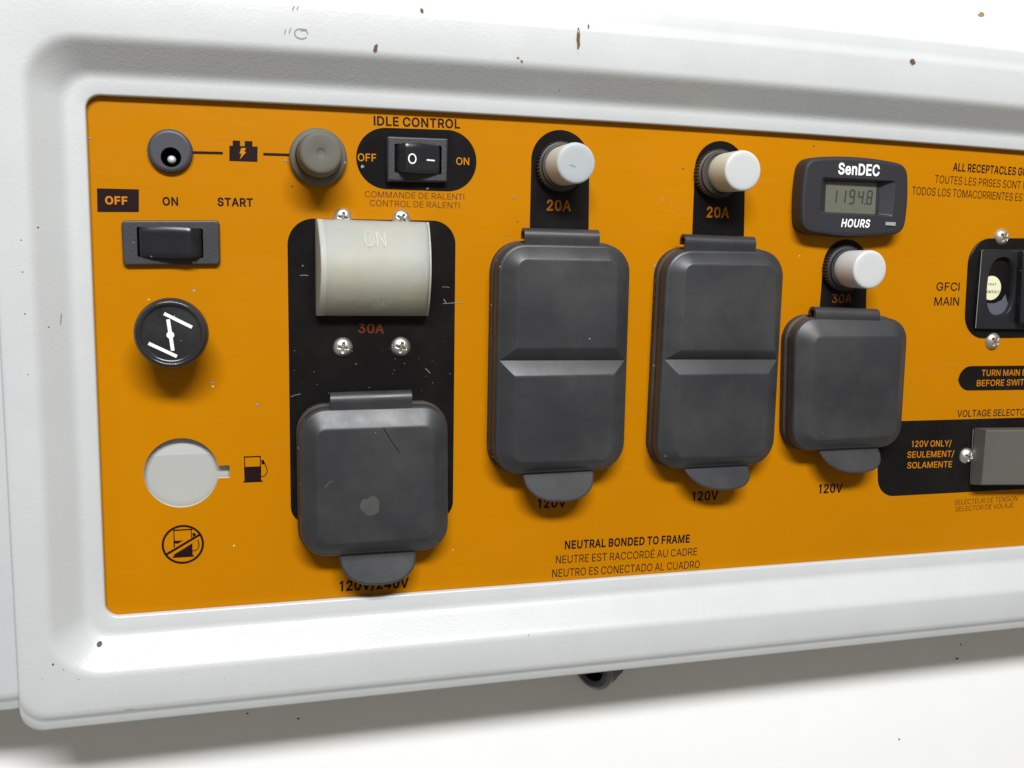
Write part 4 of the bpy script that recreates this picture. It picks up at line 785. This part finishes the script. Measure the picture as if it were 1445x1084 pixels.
for o_ in [o for o in panel.children if o.name.startswith('outlet_cover')][:1]:
    def lid_mark(pts, w, mat, name): m_ = MB(); m_.stroke(pts, w, 11.0); return m_.build(name, mat, o_)
    c_ = (35.10, -77.89); q_ = ccw(blob(c_, 3.1, 2.9, .4, 16, .16)); m_ = MB(); m_.fill([q_], 11.0); m_.build('dried_smudge', 'smudge', o_, label='pale dried smudge on the large cover')
    lid_mark([(39.09, -53.03), (41.55, -57.18), (44.25, -61.14)], .22, 'hole_black', 'scratch')
    lid_mark([(21.07, -71.27), (22.16, -69.75), (23.46, -69.36)], .5, 'smudge', 'scuff_mark')
# --- push-to-reset breakers
def breaker(cb, rcol, cf, rf, H, label, scar=False, c0=None, m0='silicone', m1='silicone_side'):
    c0 = c0 or cb
    mb = MB(); n = 4 * 44
    mb.lathe(cb, [(rcol, 0), (rcol, .6), (rcol, 2.6), (rcol - .5, 3.1)], n, mod=lambda j, q, h: q - (.42 if (j % 4) < 2 else 0), cap=False)
    mb.lathe(cb, [(rcol - .45, 3.0), (rcol - .7, 3.15), (rcol - 1.1, 3.2), (rcol - 1.15, 4.3), (rcol - 1.7, 4.4), (rcol - 1.75, 3.9), (rcol - 2.3, 3.9)], 64)
    o = mb.build('circuit_breaker', 'collar', panel, org=(cb[0], cb[1], 0), label=label, sharp=30)
    mb = MB(); rb = rf * .985; prof_ = [(rb, 3.0), (rb, 4), (rf, H - .9), (rf - .12, H - .45), (rf - .4, H - .12), (rf - .85, H), (rf - 2.5, H + .04), (.05, H + .05)]
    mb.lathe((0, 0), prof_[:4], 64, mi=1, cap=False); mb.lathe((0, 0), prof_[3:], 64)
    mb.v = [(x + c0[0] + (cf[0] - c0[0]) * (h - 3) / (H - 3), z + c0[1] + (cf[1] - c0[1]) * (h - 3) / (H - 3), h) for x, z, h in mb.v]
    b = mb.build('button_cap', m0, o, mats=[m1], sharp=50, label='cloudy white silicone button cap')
    if scar:
        s0 = (97.29, 29.88); s1 = (99.32, 29.47); mb = MB(); mb.stroke([s0, ((s0[0] + s1[0]) / 2, (s0[1] + s1[1]) / 2 + .12), s1], .4, H + .1); mb.build('scar_mark', 'scuff', o)
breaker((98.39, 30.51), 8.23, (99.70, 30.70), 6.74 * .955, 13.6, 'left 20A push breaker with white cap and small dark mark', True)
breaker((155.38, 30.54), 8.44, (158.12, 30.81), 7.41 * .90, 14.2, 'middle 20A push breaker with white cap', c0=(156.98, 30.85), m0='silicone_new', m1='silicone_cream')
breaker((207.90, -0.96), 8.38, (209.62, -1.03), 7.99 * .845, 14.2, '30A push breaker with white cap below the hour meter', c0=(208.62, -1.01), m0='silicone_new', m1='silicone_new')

# --- hour meter
q0 = [(187.95, 38.77), (202.91, 39.85), (225.27, 38.20), (228.75, 29.24), (228.16, 11.93), (210.78, 9.72), (188.46, 11.15), (186.05, 25.62)]
def barrel(tl, tr, br, bl, bt, bs, r, n=12):
    """quad with bowed edges and rounded corners"""
    P4 = [Vector(p) for p in (bl, br, tr, tl)]; cen = sum(P4, Vector((0, 0))) / 4; pts = []
    bows = [bt, bs, bt, bs]; raw = []
    for i in range(4):
        a, b = P4[i], P4[(i + 1) % 4]; nn = Vector(((b - a).y, -(b - a).x)).normalized(); L = (b - a).length
        for k in range(n + 1):
            t = k / n; t = (r / L) + (1 - 2 * r / L) * t; p = a + (b - a) * t + nn * bows[i] * (4 * t * (1 - t)); raw.append((p.x, p.y))
        # corner arc
        c0 = Vector(raw[-1]); a2, b2 = P4[(i + 1) % 4], P4[(i + 2) % 4]; n2 = Vector(((b2 - a2).y, -(b2 - a2).x)).normalized(); L2 = (b2 - a2).length; t2 = r / L2
        c1 = a2 + (b2 - a2) * t2 + n2 * bows[(i + 1) % 4] * (4 * t2 * (1 - t2))
        for k in range(1, 6):
            t = k / 6; cor = Vector(b) + (Vector(b) - cen).normalized() * .15; p = c0 * (1 - t) ** 2 + cor * 2 * t * (1 - t) + c1 * t ** 2; raw.append((p.x, p.y))
    return ccw(raw)
HM = 6.2
face = barrel((186.53, 37.01), (228.10, 36.59), (228.74, 12.20), (186.58, 11.71), 1.6, 1.1, 4.2)
mb = MB(); 
win = ccw(rpoly([(193.22, 30.89), (192.84, 18.29), (222.99, 17.90), (223.44, 30.78)], 1.0, 6))
lcdq = ccw(rpoly([(196.53, 30.11), (196.77, 18.88), (217.41, 18.78), (220.31, 30.58)], .6, 6))
mb.loft([(inset(face, .3), 0), (inset(face, -.05), .4), (inset(face, -.05), 1.2), (inset(face, 0), HM - 1.4), (inset(face, .25), HM - .6), (inset(face, .7), HM - .15), (inset(face, 1.4), HM)], end=False)
mb.fill([inset(face, 1.4), win], HM)
mb.loft([(win, HM), (inset(win, .25), HM - .15)], end=False)
lq = ccw(rpoly([(196.84, 29.65), (196.90, 18.94), (219.35, 18.78), (219.02, 29.94)], .5, 6))
mb.loft([(inset(win, .25), HM - .15), (lq, 3.4)], end=True)
meter = mb.build('hour_meter', 'meter', panel, label='black digital hour meter with grey display at the top right', sharp=32)
m2 = ccw(rpoly([(196.81, 30.01), (196.86, 18.94), (217.63, 18.82), (220.36, 30.21)], .5, 6))
m2 = ccw(rpoly([(196.78, 29.56), (196.92, 18.96), (217.78, 18.80), (217.47, 29.90)], .5, 6))
mb = MB(); mb.fill([m2], 3.46); disp = mb.build('display', 'lcd', meter, label='grey LCD display window')
SEG = {'1': 'bc', '9': 'abcdfg', '4': 'bcfg', '8': 'abcdefg'}
def seg(ch, x, z, w, hgt, mb):
    y2 = hgt / 2; t = .62; g = .12
    L = {'a': [(g, hgt), (w - g, hgt)], 'b': [(w, hgt - g), (w, y2 + g)], 'c': [(w, y2 - g), (w, g)], 'd': [(g, 0), (w - g, 0)], 'e': [(0, y2 - g), (0, g)], 'f': [(0, hgt - g), (0, y2 + g)], 'g': [(g, y2), (w - g, y2)]}
    for s_ in SEG[ch]:
        (x0, z0), (x1, z1) = L[s_]; mb.stroke([(x + x0 + z0 * .07, z + z0), (x + x1 + z1 * .07, z + z1)], t, 3.52)
g0 = (199.62, 22.21); g1 = (216.90, 22.35); gt = (201.01, 26.84); hgt = gt[1] - g0[1]; stp = (g1[0] - g0[0]) / 4.75
for k, ch in enumerate('11948'):
    mb = MB(); seg(ch, g0[0] + stp * (k - .08), g0[1] + (g1[1] - g0[1]) * k / 4, stp * .5, hgt, mb); mb.build('display_digit', 'lcd_digit', meter, label='display digit ' + ch)
mb = MB(); mb.fill([circle((g0[0] + stp * 3.72, g1[1]), .32, 10)], 3.52); mb.build('decimal_point', 'lcd_digit', meter)
lettering('SenDEC', (199.48, 32.16), (216.46, 32.17), 3.652, HM + .05, 'white_ink', meter, bold=24, track=-14, label='bold white lettering above the display')
lettering('HOURS', (202.09, 13.88), (213.79, 13.96), 2.648, HM + .05, 'white_ink', meter, bold=22, slant=.16, track=6, label='slanted white HOURS lettering')
q = ccw([(220.16, 16.02), (220.21, 14.79), (224.37, 14.65), (224.37, 15.99)]); mb = MB(); mb.loft([(q, HM - .2), (q, HM + .35), (inset(q, .15), HM + .5)]); mb.build('meter_button', 'grey_btn', meter, label='tiny grey bar button')

# --- main breaker with test button
mb = MB(); q = ccw(rpoly([(262.33, 11.34), (263.54, -26.43), (332.16, -25.85), (327.13, 13.07)], [9.69, 9.18, 5, 5], 10))
mb.loft([(q, 0), (q, .5), (inset(q, .3), .75)]); mbk = mb.build('main_breaker', 'panel_ink', panel, sharp=30, label='black main breaker housing cut off by the right edge of the photo')
mb = MB(); q = ccw(rpoly([(266.87, 7.25), (266.93, -22.78), (329.65, -23.40), (325.55, 8.29)], .5, 3))
tc = (276.85, -6.73); trx, trz = 6.62, 11.414
trough = ccw([(tc[0] + trx * math.copysign(abs(math.cos(a)) ** .8, math.cos(a)), tc[1] + trz * math.copysign(abs(math.sin(a)) ** .8, math.sin(a))) for a in [2 * math.pi * (k + .5) / 44 for k in range(44)]])
mb.loft([(q, .7), (q, 2.2), (inset(q, .22), 2.4)], end=False); mb.fill([inset(q, .22), trough], 2.4)
mb.loft([(trough, 2.4), (inset(trough, .5), 1.9), (inset(trough, 1.1), -1.5), (inset(trough, 1.8), -3.5)], end=True)
mb.build('breaker_body', 'switch_gloss', mbk, sharp=35)
mb = MB(); e0 = (266.41, 7.03); e1 = (266.51, -22.48); mb.stroke([e0, e1], .22, 2.5); mb.build('pale_edge_line', 'grey_btn', mbk)  # highlight on the housing's left edge, painted as a grey line
dc = (273.42, -7.22); rd = 4.707
mb = MB(); mb.lathe((dc[0], dc[1]), [(rd + .25, -2.5), (rd + .25, .6), (rd, .95), (rd - .1, 1.0)], 40, mi=1, cap=False); mb.lathe(dc, [(rd - .1, 1.0), (rd - .6, 1.02)], 40)
mb.build('test_button', 'sticker', mbk, mats=['hole_black'], sharp=40, label='pale yellow round TEST MONTHLY button')
lettering('TEST', (271.67, -6.18), (275.78, -6.22), .75, 1.08, 'ink', mbk, bold=4, label='tiny TEST lettering on the yellow button')
lettering('MONTHLY', (270.18, -9.17), (277.42, -9.18), 1.0, 1.08, 'ink', mbk, bold=8, label='tiny MONTHLY lettering on the yellow button')
pts = [(272.12, -12.83), (272.10, -15.83), (274.00, -18.28), (277.14, -19.78), (280.17, -20.05), (283.09, -19.22), (285.26, -17.56), (282.90, -14.41), (280.68, -9.22), (278.94, -11.69), (275.76, -12.94)]
mb = MB(); pts = ccw(pts); mb.loft([(pts, -3), (pts, .5), (inset(pts, .35), .9)]); mb.build('paddle', 'lens', mbk, sharp=40, label='glossy grey curved paddle below the test button')
q = ccw(rpoly([(283.06, 7.11), (284.46, -20.46), (327.22, -21.55), (323.40, 7.96)], .6, 3)); mb = MB(); mb.loft([(q, 2.4), (q, 5.0), (inset(q, .4), 5.4)]); mb.build('breaker_handle', 'switch_gloss', mbk, sharp=30)

# --- voltage selector with smoked cover
mb = MB(); q = ccw([(272.51, -61.88), (272.80, -84.65), (340.17, -87.76), (336.99, -63.19)]); q2 = ccw([(272.25, -61.63), (272.34, -83.32), (333.36, -86.00), (330.40, -63.09)])
q3 = ccw([(271.20, -61.60), (271.66, -84.17), (337.90, -87.17), (334.76, -62.89)])
mb.loft([(q, .1), (q3, 1.2), (q2, 6.0), (inset(q2, .5), 6.3)]); vsel = mb.build('voltage_selector', 'smoke', panel, sharp=25, label='grey smoked cover of the voltage selector at the right edge')
mb = MB(); mb.stroke([(271.19, -62.23), (271.93, -84.08)], .25, .6); mb.build('pale_edge_line', 'grey_btn', vsel)  # grey line along the cover's left edge

# --- ribbed fitting behind the lower edge
mb = MB(); ax = Vector((.80, .10, -.50)).normalized()      # x, z, h
org_ = Vector((*(120.97, -152.05), -15)); R0 = 9.0
u_ = ax.cross(Vector((0, 0, 1))).normalized(); v_ = ax.cross(u_).normalized()
def tube(prof_, n, mi, mod=None):
    b = len(mb.v)
    for d_, r_ in prof_:
        for j in range(n):
            a = 2 * math.pi * j / n; rr_ = r_ + (mod(j, d_) if mod else 0); p = org_ + ax * d_ + (u_ * math.cos(a) + v_ * math.sin(a)) * rr_; mb.v.append(tuple(p))
    for k in range(len(prof_) - 1):
        for j in range(n): mb.f.append((b + k * n + j, b + (k + 1) * n + j, b + (k + 1) * n + (j + 1) % n, b + k * n + (j + 1) % n)); mb.m.append(mi)
tube([(6, 5.2), (.3, 5.2)], 40, 2); tube([(.3, 5.2), (0, 5.6), (0, 7.6)], 40, 0); tube([(0, 7.6), (.5, 8.8), (2.0, 9.1), (2.6, 8.6)], 40, 1); tube([(2.6, 8.6), (7, 8.2), (7.2, 7.9), (11, 7.6), (11.2, 7.2), (20, 6.0)], 80, 0, lambda j, d: .25 * (j % 2))
mb.build('cable_fitting', 'fitting', panel, mats=['fitting_rim', 'hole_black'], label='dark ribbed cable fitting peeking out below the frame', sharp=40)
